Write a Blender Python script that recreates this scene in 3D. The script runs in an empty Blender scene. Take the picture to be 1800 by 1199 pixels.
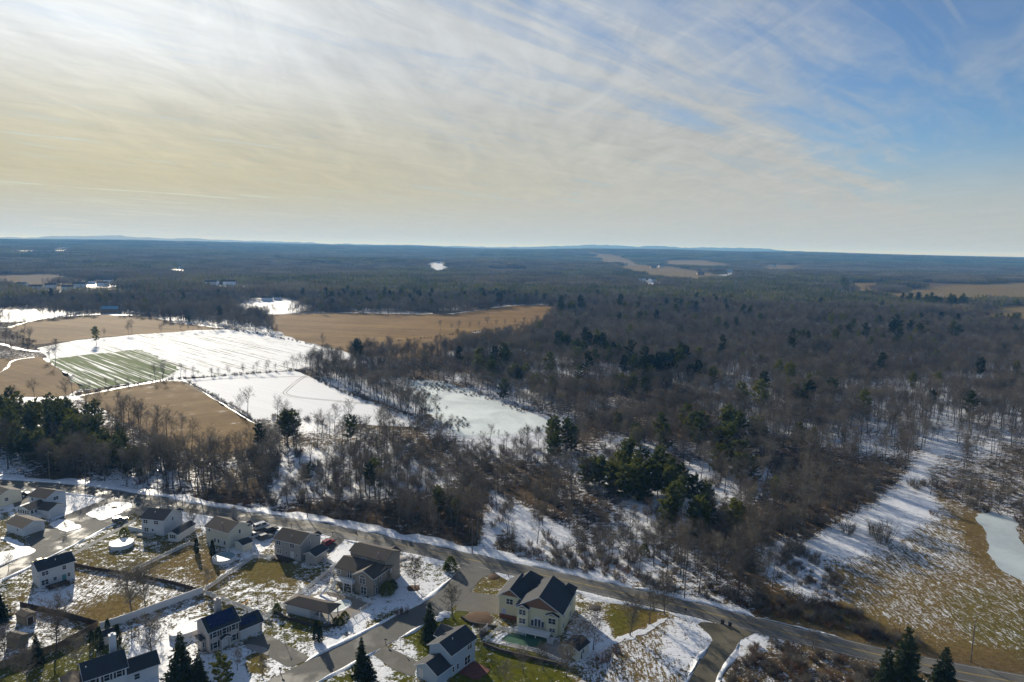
import bpy, math, random
import numpy as np
from mathutils import Matrix, Vector
random.seed(7)
RNG = np.random.default_rng(7)
scene = bpy.context.scene
COL = scene.collection

# ------------------------------------------------------------------ camera
CAM_H = 95.0                      # drone height; utility poles come out at 11 m with it
FPX, PW, PH = 1200.0, 1800.0, 1199.0
PITCH = math.radians(7.83)
ROLL = math.atan(31 / 1800)
cF = Vector((0, math.cos(PITCH), -math.sin(PITCH)))
cU0 = Vector((0, math.sin(PITCH), math.cos(PITCH)))
cX = Vector((1, 0, 0))
cR = cX * math.cos(ROLL) + cU0 * math.sin(ROLL)
cU = cU0 * math.cos(ROLL) - cX * math.sin(ROLL)
cam = bpy.data.cameras.new("camera")
cam_o = bpy.data.objects.new("camera", cam)
COL.objects.link(cam_o)
cam_o.matrix_world = Matrix(((cR.x, cU.x, -cF.x, 0), (cR.y, cU.y, -cF.y, 0), (cR.z, cU.z, -cF.z, CAM_H), (0, 0, 0, 1)))
cam.sensor_width = 36.0
cam.lens = FPX / PW * 36.0
cam.clip_start = 1.0
cam.clip_end = 200000.0
scene.camera = cam_o

# ------------------------------------------------------------------ sun, sky, exposure
SUN_EL, SUN_AZ = math.radians(20.0), math.radians(-30.0)     # azimuth from +Y towards +X
sun_dir = Vector((math.sin(SUN_AZ) * math.cos(SUN_EL), math.cos(SUN_AZ) * math.cos(SUN_EL), math.sin(SUN_EL)))
sl = bpy.data.lights.new("sun", 'SUN')
sl.energy = 5.0
sl.angle = math.radians(0.6)
sl.color = (1.0, 0.93, 0.80)
so = bpy.data.objects.new("sun", sl)
COL.objects.link(so)
so.rotation_euler = sun_dir.to_track_quat('Z', 'Y').to_euler()
so.location = (0, 0, 400)

scene.view_settings.view_transform = 'Standard'
scene.view_settings.look = 'None'
scene.view_settings.exposure = EXPOSURE = 0.22
scene.view_settings.gamma = 1.0
scene.view_settings.use_curve_mapping = False
scene.cycles.max_bounces = 5
scene.cycles.diffuse_bounces = 2
scene.cycles.glossy_bounces = 2
scene.cycles.transmission_bounces = 2
scene.cycles.transparent_max_bounces = 8
scene.cycles.volume_bounces = 1
scene.cycles.sample_clamp_indirect = 4.0
scene.cycles.use_denoising = True

class NT:
    """tiny node-tree helper"""
    def __init__(s, tree):
        s.t = tree; s.n = tree.nodes; s.l = tree.links
    def new(s, typ, ins=None, **kw):
        n = s.n.new(typ)
        for k, v in kw.items():
            setattr(n, k, v)
        for k, v in (ins or {}).items():
            s.set(n.inputs[k], v)
        return n
    def set(s, sock, v):
        if isinstance(v, bpy.types.NodeSocket):
            s.l.new(v, sock)
        elif v is not None:
            sock.default_value = v
    def math(s, op, a, b=None, c=None, clamp=False):
        n = s.n.new('ShaderNodeMath'); n.operation = op; n.use_clamp = clamp
        for i, v in enumerate((a, b, c)):
            if v is not None: s.set(n.inputs[i], v)
        return n.outputs[0]
    def vmath(s, op, a, b=None):
        n = s.n.new('ShaderNodeVectorMath'); n.operation = op
        s.set(n.inputs[0], a)
        if b is not None: s.set(n.inputs[1], b)
        return n.outputs['Value'] if op in ('DOT_PRODUCT', 'LENGTH') else n.outputs[0]
    def mix(s, fac, a, b, mode='MIX'):
        n = s.n.new('ShaderNodeMix'); n.data_type = 'RGBA'; n.blend_type = mode; n.clamp_factor = True
        s.set(n.inputs[0], fac); s.set(n.inputs[6], a); s.set(n.inputs[7], b)
        return n.outputs[2]
    def smooth(s, x, lo, hi, a=0.0, b=1.0):
        n = s.n.new('ShaderNodeMapRange'); n.interpolation_type = 'SMOOTHSTEP'
        for i, v in enumerate((x, lo, hi, a, b)): s.set(n.inputs[i], v)
        return n.outputs[0]
    def noise(s, vec, scale, detail=4.0, rough=0.55, dist=0.0):
        n = s.new('ShaderNodeTexNoise', {'Scale': scale, 'Detail': detail, 'Roughness': rough, 'Distortion': dist})
        if vec is not None: s.l.new(vec, n.inputs['Vector'])
        return n.outputs[0]
    def mapping(s, vec, loc=(0, 0, 0), rot=(0, 0, 0), scale=(1, 1, 1)):
        n = s.new('ShaderNodeMapping', {'Location': loc, 'Rotation': rot, 'Scale': scale})
        s.l.new(vec, n.inputs[0])
        return n.outputs[0]

def c4(c): return (c[0], c[1], c[2], 1.0)

world = bpy.data.worlds.new("World")
scene.world = world
world.use_nodes = True
w = NT(world.node_tree)
for n in list(w.n): w.n.remove(n)
SKY_STR = 0.09
sky = w.new('ShaderNodeTexSky', sky_type='NISHITA', sun_disc=False, sun_elevation=SUN_EL, sun_rotation=SUN_AZ, altitude=100.0, air_density=1.0, dust_density=0.3, ozone_density=1.0)
geo = w.new('ShaderNodeTexCoord').outputs['Generated']
sep = w.new('ShaderNodeSeparateXYZ', {0: geo})
z_up = w.math('MAXIMUM', sep.outputs[2], 0.0)
zc = w.math('ADD', z_up, 0.045)
px_ = w.math('DIVIDE', sep.outputs[0], zc)
py_ = w.math('DIVIDE', sep.outputs[1], zc)
plane = w.new('ShaderNodeCombineXYZ', {0: px_, 1: py_, 2: 0.0}).outputs[0]
# high cirrus sheet: streaks drawn out along one wind direction, thick towards the sun's side of the sky
ANG = math.radians(43)
st = w.mapping(plane, rot=(0, 0, ANG), scale=(1, 1, 1))
streak = w.noise(w.mapping(st, scale=(1.1, 0.34, 1)), 1.0, 7.0, 0.58, 0.6)
streak2 = w.noise(w.mapping(st, loc=(7, 3, 0), scale=(3.2, 0.7, 1)), 1.0, 8.0, 0.62, 0.9)
broad = w.noise(w.mapping(plane, loc=(3.1, 1.7, 0)), 0.30, 3.0, 0.5)
wisp = w.noise(w.mapping(plane, rot=(0, 0, math.radians(84)), scale=(2.6, 0.75, 1)), 1.0, 9.0, 0.66, 1.1)
fine = w.noise(w.mapping(st, loc=(1, 9, 0), scale=(9.0, 2.2, 1)), 1.0, 6.0, 0.65, 0.8)
# the sheet's edge runs along the wind: thick to the west, thin to the east
edge = w.vmath('DOT_PRODUCT', plane, (math.cos(ANG), -math.sin(ANG), 0.0))
edge_n = w.math('ADD', edge, w.math('MULTIPLY', w.math('SUBTRACT', broad, 0.5), 1.2))
cover = w.smooth(edge_n, -0.7, -3.0, 0.0, 1.0)
cl = w.math('ADD', w.math('MULTIPLY', streak, 0.40), w.math('MULTIPLY', streak2, 0.30))
cl = w.math('ADD', cl, w.math('ADD', w.math('MULTIPLY', wisp, 0.20), w.math('MULTIPLY', fine, 0.10)))
cl = w.math('ADD', cl, w.math('MULTIPLY', cover, 0.36))
cloud = w.smooth(cl, 0.46, 0.90)
cloud = w.math('ADD', cloud, w.math('MULTIPLY', w.smooth(streak2, 0.36, 0.66), 0.22), clamp=True)
cloud = w.math('MAXIMUM', cloud, w.smooth(z_up, 0.16, 0.03, 0.0, 0.92))
# a few old contrails
def contrail(off, wid, a0, a1, wob=3.0):
    d = w.math('ABSOLUTE', w.math('SUBTRACT', w.math('ADD', edge, w.math('MULTIPLY', w.math('SUBTRACT', streak2, 0.5), wid * wob)), off))
    along = w.vmath('DOT_PRODUCT', plane, (math.sin(ANG), math.cos(ANG), 0.0))
    m = w.math('MULTIPLY', w.smooth(d, wid, wid * 0.15), w.math('MULTIPLY', w.smooth(along, a0, a0 + 0.8), w.smooth(along, a1 + 1.0, a1)))
    return m
cloud = w.math('MAXIMUM', cloud, w.math('MULTIPLY', contrail(-1.50, 0.22, 1.0, 3.6, 1.5), 0.62))
cloud = w.math('MAXIMUM', cloud, w.math('MULTIPLY', contrail(-1.98, 0.03, 1.4, 5.0), 0.75))
cloud = w.math('MAXIMUM', cloud, w.math('MULTIPLY', contrail(-0.62, 0.02, 0.6, 2.6), 0.35))
# brightness of thin cloud: forward scattering round the sun
cosg = w.vmath('DOT_PRODUCT', geo, tuple(sun_dir))
g1 = w.math('POWER', w.math('MAXIMUM', cosg, 0.0), 5.0)
g2 = w.math('POWER', w.math('MAXIMUM', cosg, 0.0), 60.0)
cb = w.math('ADD', w.math('ADD', 4.5, w.math('MULTIPLY', g1, 2.3)), w.math('MULTIPLY', g2, 2.6))
low = w.smooth(z_up, 0.26, 0.05)
tex = w.math('ADD', w.math('MULTIPLY', w.math('SUBTRACT', streak2, 0.5), 0.34), w.math('ADD', w.math('MULTIPLY', w.math('SUBTRACT', wisp, 0.5), 0.62), w.math('MULTIPLY', w.math('SUBTRACT', fine, 0.5), 0.22)))
cb = w.math('MULTIPLY', cb, w.math('ADD', 1.0, w.math('MULTIPLY', tex, w.smooth(z_up, 0.03, 0.16, 0.35, 1.0))))
cb = w.math('MULTIPLY', cb, w.math('SUBTRACT', w.math('ADD', 1.0, w.math('MULTIPLY', w.smooth(z_up, 0.2, 0.03), 0.08)), w.math('MULTIPLY', w.math('MULTIPLY', low, g1), 0.36)))
tint = w.mix(w.math('MULTIPLY', low, w.math('ADD', 0.12, w.math('MULTIPLY', g1, 0.88))), (0.96, 0.995, 1.0, 1), (1.08, 0.93, 0.46, 1))
tint = w.mix(w.smooth(z_up, 0.085, 0.0), tint, (0.94, 0.99, 0.93, 1))
ccol = w.vmath('SCALE', tint)
ccol.node.inputs[3].default_value = 1.0
w.l.new(cb, ccol.node.inputs[3])
clear = w.mix(1.0, sky.outputs[0], (0.52, 0.70, 0.95, 1), 'MULTIPLY')
skycol = w.mix(w.math('MULTIPLY', cloud, 0.96), clear, ccol)
bg = w.new('ShaderNodeBackground', {'Color': skycol, 'Strength': SKY_STR})
wo = w.new('ShaderNodeOutputWorld', {'Surface': bg.outputs[0]})
world.cycles.sampling_method = 'AUTOMATIC'

# ------------------------------------------------------------------ pixel <-> ground
def G(x, y, z=0.0):
    u, v = x - PW / 2, y - PH / 2
    d = cF + cR * (u / FPX) - cU * (v / FPX)
    t = (z - CAM_H) / d.z
    return (d.x * t, d.y * t)
def GP(pts, z=0.0): return [G(x, y, z) for x, y in pts]
def PROJ(X, Y, Z=0.0):
    X = np.asarray(X, float); Y = np.asarray(Y, float); Z = np.asarray(Z, float) - CAM_H
    zc = X * cF.x + Y * cF.y + Z * cF.z
    u = (X * cR.x + Y * cR.y + Z * cR.z) / zc * FPX
    v = -(X * cU.x + Y * cU.y + Z * cU.z) / zc * FPX
    return u + PW / 2, v + PH / 2
def inpoly(x, y, poly):
    x = np.asarray(x); y = np.asarray(y)
    r = np.zeros(x.shape, bool)
    n = len(poly)
    for i in range(n):
        x0, y0 = poly[i]; x1, y1 = poly[(i + 1) % n]
        if y0 == y1: continue
        c = ((y0 > y) != (y1 > y)) & (x < (x1 - x0) * (y - y0) / (y1 - y0) + x0)
        r ^= c
    return r
def sstep(a, b, x):
    t = np.clip((x - a) / (b - a), 0, 1); return t * t * (3 - 2 * t)

# ------------------------------------------------------------------ object helpers
def tag(o, label=None, cat=None, group=None, kind=None):
    if label: o["label"] = label
    if cat: o["category"] = cat
    if group: o["group"] = group
    if kind: o["kind"] = kind
    return o
def link(name, data, parent=None, loc=(0, 0, 0), rz=0.0, sc=None):
    o = bpy.data.objects.new(name, data)
    COL.objects.link(o)
    if parent is not None: o.parent = parent
    o.location = loc
    o.rotation_euler = (0, 0, rz)
    if sc is not None: o.scale = sc if hasattr(sc, '__len__') else (sc, sc, sc)
    return o
def empty(name, loc, rz=0.0): return link(name, None, None, loc, rz)

class MB:
    def __init__(s): s.v = []; s.f = []; s.m = []
    def add(s, vs, fs, m=0):
        b = len(s.v); s.v += [tuple(p) for p in vs]
        for f in fs: s.f.append([i + b for i in f]); s.m.append(m)
        return s
    def box(s, x0, y0, z0, x1, y1, z1, m=0):
        return s.add([(x0, y0, z0), (x1, y0, z0), (x1, y1, z0), (x0, y1, z0), (x0, y0, z1), (x1, y0, z1), (x1, y1, z1), (x0, y1, z1)],
                     [(0, 3, 2, 1), (4, 5, 6, 7), (0, 1, 5, 4), (1, 2, 6, 5), (2, 3, 7, 6), (3, 0, 4, 7)], m)
    def extrude(s, prof, axis, a, b, m=0):
        """prof: list of (p,q); axis 'x': p=y,q=z extruded over x from a to b; 'y': p=x,q=z; 'z': p=x,q=y"""
        n = len(prof)
        def P(t, p, q): return {'x': (t, p, q), 'y': (p, t, q), 'z': (p, q, t)}[axis]
        vs = [P(a, p, q) for p, q in prof] + [P(b, p, q) for p, q in prof]
        fs = [tuple(range(n)), tuple(range(2 * n - 1, n - 1, -1))] + [(i, (i + 1) % n, (i + 1) % n + n, i + n) for i in range(n)]
        return s.add(vs, fs, m)
    def tube(s, p0, p1, r0, r1, n=6, m=0, cap=True):
        p0 = Vector(p0); p1 = Vector(p1); d = (p1 - p0)
        if d.length < 1e-6: return s
        d.normalize()
        a = d.orthogonal().normalized(); b = d.cross(a)
        vs = []
        for p, r in ((p0, r0), (p1, r1)):
            for i in range(n):
                t = 2 * math.pi * i / n
                vs.append(tuple(p + a * (r * math.cos(t)) + b * (r * math.sin(t))))
        fs = [(i, (i + 1) % n, (i + 1) % n + n, i + n) for i in range(n)]
        if cap: fs += [tuple(range(n - 1, -1, -1)), tuple(range(n, 2 * n))]
        return s.add(vs, fs, m)
    def mesh(s, name, mats, smooth=False):
        me = bpy.data.meshes.new(name)
        me.from_pydata(s.v, [], s.f)
        for mt in (mats if isinstance(mats, (list, tuple)) else [mats]): me.materials.append(mt)
        if any(s.m): me.polygons.foreach_set('material_index', s.m)
        if smooth: me.polygons.foreach_set('use_smooth', [True] * len(s.f))
        import bmesh
        bm = bmesh.new(); bm.from_mesh(me); bmesh.ops.recalc_face_normals(bm, faces=bm.faces); bm.to_mesh(me); bm.free()
        me.update()
        return me
    def build(s, name, mats, parent=None, loc=(0, 0, 0), rz=0.0, smooth=False):
        return link(name, s.mesh(name, mats, smooth), parent, loc, rz)

# ------------------------------------------------------------------ materials
def new_mat(name):
    m = bpy.data.materials.new(name); m.use_nodes = True
    t = NT(m.node_tree)
    for n in list(t.n): t.n.remove(n)
    b = t.new('ShaderNodeBsdfPrincipled'); o = t.new('ShaderNodeOutputMaterial', {'Surface': b.outputs[0]})
    t.b = b
    b.inputs['Specular IOR Level'].default_value = 0.3
    return m, t
MATS = {}
def flat(name, col, rough=0.75, var=0.12, scale=0.8, metal=0.0, spec=0.3, stretch=(1, 1, 1), bump=0.0):
    """a plain material with uneven tone"""
    if name in MATS: return MATS[name]
    m, t = new_mat(name)
    co = t.new('ShaderNodeTexCoord').outputs['Object']
    n = t.noise(t.mapping(co, scale=stretch), scale, 5.0, 0.6)
    lo = tuple(c * (1 - var * 2) for c in col); hi = tuple(min(1, c * (1 + var * 2)) for c in col)
    t.set(t.b.inputs['Base Color'], t.mix(n, c4(lo), c4(hi)))
    t.b.inputs['Roughness'].default_value = rough
    t.b.inputs['Metallic'].default_value = metal
    t.b.inputs['Specular IOR Level'].default_value = spec
    if bump:
        bp = t.new('ShaderNodeBump', {'Strength': bump, 'Distance': 0.05, 'Height': n}); t.l.new(bp.outputs[0], t.b.inputs['Normal'])
    MATS[name] = m
    return m
def siding(name, col, board=0.2):
    """horizontal clapboard: fine relief only"""
    if name in MATS: return MATS[name]
    m, t = new_mat(name)
    co = t.new('ShaderNodeTexCoord').outputs['Object']
    z = t.new('ShaderNodeSeparateXYZ', {0: co}).outputs[2]
    saw = t.math('FRACT', t.math('DIVIDE', z, board))
    n = t.noise(co, 0.7, 4.0)
    n2 = t.noise(t.mapping(co, scale=(1, 1, 6)), 1.3, 3.0)
    k = t.math('ADD', t.math('MULTIPLY', n, 0.5), t.math('MULTIPLY', n2, 0.5))
    t.set(t.b.inputs['Base Color'], t.mix(k, c4(tuple(c * 0.86 for c in col)), c4(tuple(min(1, c * 1.1) for c in col))))
    bp = t.new('ShaderNodeBump', {'Strength': 0.5, 'Distance': 0.02, 'Height': saw}); t.l.new(bp.outputs[0], t.b.inputs['Normal'])
    t.b.inputs['Roughness'].default_value = 0.6
    MATS[name] = m
    return m
def roofing(name, col):
    if name in MATS: return MATS[name]
    m, t = new_mat(name)
    co = t.new('ShaderNodeTexCoord').outputs['Object']
    n = t.noise(co, 0.35, 5.0, 0.6); n2 = t.noise(t.mapping(co, scale=(1, 1, 3)), 6.0, 3.0, 0.7)
    k = t.math('ADD', t.math('MULTIPLY', n, 0.55), t.math('MULTIPLY', n2, 0.45))
    t.set(t.b.inputs['Base Color'], t.mix(k, c4(tuple(c * 0.65 for c in col)), c4(tuple(c * 1.4 for c in col))))
    z = t.new('ShaderNodeSeparateXYZ', {0: co}).outputs[2]
    saw = t.math('FRACT', t.math('DIVIDE', z, 0.09))
    bp = t.new('ShaderNodeBump', {'Strength': 0.5, 'Distance': 0.02, 'Height': t.math('ADD', saw, n2)}); t.l.new(bp.outputs[0], t.b.inputs['Normal'])
    t.b.inputs['Roughness'].default_value = 0.85
    MATS[name] = m
    return m

SNOW = (0.80, 0.82, 0.85)
def ground_mat():
    """ground: cover attribute = (snow, greenness, leaf litter), streak attribute = how far the snow lies in drawn-out lines"""
    m, t = new_mat("ground_cover")
    pos = t.new('ShaderNodeNewGeometry').outputs['Position']
    at = t.new('ShaderNodeAttribute', attribute_name='cover')
    s3 = t.new('ShaderNodeSeparateColor', {0: at.outputs['Color']})
    snow, green, litter = s3.outputs[0], s3.outputs[1], s3.outputs[2]
    strk = t.new('ShaderNodeAttribute', attribute_name='streak').outputs['Fac']
    big = t.noise(pos, 0.045, 4.0, 0.55)
    mid = t.noise(pos, 0.42, 6.0, 0.72)
    fine = t.noise(pos, 1.7, 4.0, 0.7)
    tuft = t.noise(pos, 0.9, 5.0, 0.7, 0.4)
    grass = t.mix(t.smooth(tuft, 0.35, 0.65), (0.125, 0.084, 0.027, 1), (0.225, 0.160, 0.055, 1))
    gr2 = t.mix(t.smooth(tuft, 0.3, 0.7), (0.062, 0.068, 0.006, 1), (0.125, 0.125, 0.014, 1))
    gsel = t.smooth(t.math('ADD', t.math('MULTIPLY', big, 0.6), t.math('ADD', green, t.math('MULTIPLY', mid, 0.3))), 0.65, 1.15)
    base = t.mix(gsel, grass, gr2)
    lit = t.mix(t.smooth(mid, 0.3, 0.7), (0.052, 0.037, 0.025, 1), (0.115, 0.080, 0.050, 1))
    lit = t.mix(t.smooth(fine, 0.55, 0.75), lit, (0.16, 0.115, 0.070, 1))
    base = t.mix(litter, base, lit)
    # drawn-out snow lines (mown rows, wheel lines)
    sv = t.mapping(pos, rot=(0, 0, math.radians(-28)), scale=(1.7, 0.36, 1))
    lines = t.noise(sv, 1.0, 6.0, 0.68, 1.1)
    n_iso = t.math('ADD', t.math('ADD', t.math('MULTIPLY', mid, 0.50), t.math('MULTIPLY', fine, 0.38)), t.math('MULTIPLY', big, 0.12))
    n_str = t.math('ADD', t.math('MULTIPLY', lines, 0.8), t.math('MULTIPLY', fine, 0.2))
    nn = t.math('ADD', t.math('MULTIPLY', n_iso, t.math('SUBTRACT', 1.0, strk)), t.math('MULTIPLY', n_str, strk))
    thr = t.math('SUBTRACT', 0.665, t.math('MULTIPLY', snow, 0.335))
    mask = t.smooth(t.math('SUBTRACT', nn, thr), -0.03, 0.035)
    mask = t.math('MULTIPLY', mask, t.smooth(snow, 0.0, 0.06))
    sn = t.mix(t.smooth(fine, 0.3, 0.8), (0.72, 0.74, 0.77, 1), (0.86, 0.87, 0.88, 1))
    sn = t.mix(t.math('MULTIPLY', t.smooth(n_iso, 0.50, 0.40), 0.35), sn, (0.55, 0.50, 0.42, 1))
    t.set(t.b.inputs['Base Color'], t.mix(mask, base, sn))
    t.set(t.b.inputs['Roughness'], t.math('SUBTRACT', 0.95, t.math('MULTIPLY', mask, 0.40)))
    t.set(t.b.inputs['Specular IOR Level'], t.math('ADD', 0.02, t.math('MULTIPLY', mask, 0.26)))
    h = t.math('ADD', t.math('MULTIPLY', mask, 0.5), t.math('ADD', t.math('MULTIPLY', fine, 0.5), t.math('MULTIPLY', mid, 0.9)))
    bp = t.new('ShaderNodeBump', {'Strength': 0.8, 'Distance': 0.22, 'Height': h}); t.l.new(bp.outputs[0], t.b.inputs['Normal'])
    return m
def field_mat(name, c0, c1, snow, rows_deg, row_w=1.2, rowmix=0.0, green=None, flecks=0.5):
    """farmed field: stubble rows with snow lying between them"""
    m, t = new_mat(name)
    pos = t.new('ShaderNodeNewGeometry').outputs['Position']
    big = t.noise(pos, 0.012, 4.0, 0.5); mid = t.noise(pos, 0.12, 5.0, 0.6); fine = t.noise(pos, 1.3, 4.0, 0.65)
    rv = t.mapping(pos, rot=(0, 0, math.radians(rows_deg)), scale=(1, 1, 1))
    lines = t.noise(t.mapping(rv, scale=(0.010, 1.0 / row_w, 1)), 1.0, 4.0, 0.6, 0.15)
    wide = t.noise(t.mapping(rv, scale=(0.004, 0.05, 1)), 1.0, 3.0, 0.5)
    k = t.math('ADD', t.math('ADD', t.math('MULTIPLY', big, 0.4), t.math('MULTIPLY', mid, 0.25)), t.math('MULTIPLY', wide, 0.35))
    base = t.mix(t.smooth(k, 0.36, 0.64), c4(c0), c4(c1))
    base = t.mix(t.math('MULTIPLY', t.smooth(lines, 0.4, 0.62), 0.30), base, c4(tuple(c * 0.55 for c in c0)))
    if green is not None: base = t.mix(t.smooth(t.math('ADD', big, t.math('MULTIPLY', mid, 0.4)), 0.5, 0.8), base, c4(green))
    nn = t.math('ADD', t.math('MULTIPLY', lines, rowmix), t.math('MULTIPLY', t.math('ADD', t.math('MULTIPLY', mid, 0.5), t.math('ADD', t.math('MULTIPLY', fine, 0.2), t.math('MULTIPLY', wide, 0.3))), 1 - rowmix))
    thr = 0.74 - 0.48 * snow
    mask = t.smooth(t.math('SUBTRACT', nn, thr), -0.06, 0.06)
    sn = t.mix(t.smooth(lines, 0.35, 0.6), (0.78, 0.79, 0.80, 1), (0.86, 0.87, 0.87, 1))
    t.set(t.b.inputs['Base Color'], t.mix(mask, base, sn))
    t.set(t.b.inputs['Specular IOR Level'], t.math('ADD', 0.02, t.math('MULTIPLY', mask, 0.25)))
    t.b.inputs['Roughness'].default_value = 0.8
    bp = t.new('ShaderNodeBump', {'Strength': 0.6, 'Distance': 0.2, 'Height': t.math('ADD', lines, fine)}); t.l.new(bp.outputs[0], t.b.inputs['Normal'])
    return m
def asphalt_mat(name, c0, c1, wet=0.5):
    m, t = new_mat(name)
    pos = t.new('ShaderNodeNewGeometry').outputs['Position']
    big = t.noise(pos, 0.12, 5.0, 0.6); fine = t.noise(pos, 3.0, 3.0, 0.6); crack = t.noise(pos, 0.6, 6.0, 0.75, 1.5)
    col = t.mix(t.smooth(big, 0.35, 0.68), c4(c0), c4(c1))
    col = t.mix(t.math('MULTIPLY', t.smooth(fine, 0.5, 0.7), 0.25), col, c4(tuple(c * 1.6 for c in c1)))
    line = t.smooth(t.math('ABSOLUTE', t.math('SUBTRACT', crack, 0.5)), 0.012, 0.003)
    col = t.mix(t.math('MULTIPLY', line, 0.6), col, c4(tuple(c * 0.5 for c in c0)))
    t.set(t.b.inputs['Base Color'], col)
    t.set(t.b.inputs['Roughness'], t.smooth(big, 0.36, 0.56, 0.66 - 0.2 * wet, 0.86))
    bp = t.new('ShaderNodeBump', {'Strength': 0.4, 'Distance': 0.02, 'Height': fine}); t.l.new(bp.outputs[0], t.b.inputs['Normal'])
    t.b.inputs['Specular IOR Level'].default_value = 0.22
    return m
def snow_mat():
    m, t = new_mat("snow_bank")
    pos = t.new('ShaderNodeNewGeometry').outputs['Position']
    a = t.noise(pos, 0.5, 6.0, 0.65); f = t.noise(pos, 2.5, 5.0, 0.7)
    col = t.mix(t.smooth(a, 0.35, 0.65), (0.74, 0.76, 0.79, 1), (0.86, 0.87, 0.88, 1))
    col = t.mix(t.math('MULTIPLY', t.smooth(f, 0.50, 0.66), 0.75), col, (0.34, 0.30, 0.24, 1))
    t.set(t.b.inputs['Base Color'], col)
    t.b.inputs['Roughness'].default_value = 0.5
    bp = t.new('ShaderNodeBump', {'Strength': 0.9, 'Distance': 0.25, 'Height': t.math('ADD', a, t.math('MULTIPLY', f, 0.4))}); t.l.new(bp.outputs[0], t.b.inputs['Normal'])
    return m
def ice_mat(name, col, rough=0.35):
    m, t = new_mat(name)
    pos = t.new('ShaderNodeNewGeometry').outputs['Position']
    a = t.noise(pos, 0.035, 5.0, 0.6, 0.6); f = t.noise(pos, 0.5, 5.0, 0.65)
    k = t.math('ADD', t.math('MULTIPLY', a, 0.7), t.math('MULTIPLY', f, 0.3))
    t.set(t.b.inputs['Base Color'], t.mix(t.smooth(k, 0.35, 0.65), c4(tuple(c * 0.80 for c in col)), c4(tuple(min(1, c * 1.08) for c in col))))
    t.set(t.b.inputs['Roughness'], t.smooth(a, 0.3, 0.7, rough, rough + 0.25))
    return m
def twig_mat(name, c0, c1, spec=0.15, through=0.0):
    """bark or needles: tone varies over each thing and from one thing to the next"""
    m, t = new_mat(name)
    co = t.new('ShaderNodeTexCoord').outputs['Object']
    rnd = t.new('ShaderNodeObjectInfo').outputs['Random']
    pos = t.new('ShaderNodeNewGeometry').outputs['Position']
    n = t.noise(pos, 0.45, 4.0, 0.65)
    wide = t.noise(pos, 0.016, 3.0, 0.6)
    k = t.math('ADD', t.math('ADD', t.math('MULTIPLY', n, 0.30), t.math('MULTIPLY', rnd, 0.55)), t.math('MULTIPLY', t.math('SUBTRACT', wide, 0.5), 0.7))
    col = t.mix(t.smooth(k, 0.05, 0.85), c4(c0), c4(c1))
    if through == 0.25 and 'twig' in name: col = t.mix(t.smooth(t.math('FRACT', t.math('MULTIPLY', rnd, 7.3)), 0.55, 1.0), col, c4((c1[0] * 0.62, c1[1] * 0.58, c1[2] * 0.58)))
    t.set(t.b.inputs['Base Color'], col)
    t.b.inputs['Roughness'].default_value = 0.8
    t.b.inputs['Specular IOR Level'].default_value = spec
    if through:      # light passing through needles and fine twigs
        tr = t.new('ShaderNodeBsdfTranslucent', {'Color': col}); mx = t.new('ShaderNodeMixShader', {0: through})
        t.l.new(t.b.outputs[0], mx.inputs[1]); t.l.new(tr.outputs[0], mx.inputs[2])
        t.l.new(mx.outputs[0], [q for q in t.n if q.type == 'OUTPUT_MATERIAL'][0].inputs[0])
    return m
M_GROUND = ground_mat()
M_BARK = twig_mat("bark", (0.085, 0.073, 0.062), (0.210, 0.186, 0.160))
M_TWIG = twig_mat("twig", (0.088, 0.078, 0.060), (0.240, 0.214, 0.166), 0.15, 0.25)
M_TWIG_RED = twig_mat("twig_russet", (0.12, 0.065, 0.04), (0.22, 0.13, 0.075), 0.15, 0.2)
M_PINE = twig_mat("pine_needles", (0.048, 0.068, 0.014), (0.170, 0.178, 0.033), 0.2, 0.45)
M_SPRUCE = twig_mat("spruce_needles", (0.012, 0.024, 0.010), (0.046, 0.064, 0.022), 0.25, 0.25)
M_SNOW = snow_mat()
M_ROAD = asphalt_mat("asphalt", (0.100, 0.096, 0.084), (0.155, 0.147, 0.124), 0.8)
M_DRIVE = asphalt_mat("driveway_asphalt", (0.105, 0.098, 0.084), (0.160, 0.150, 0.124), 0.3)
M_DIRT = asphalt_mat("packed_gravel", (0.085, 0.074, 0.048), (0.145, 0.128, 0.084), 0.2)

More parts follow.
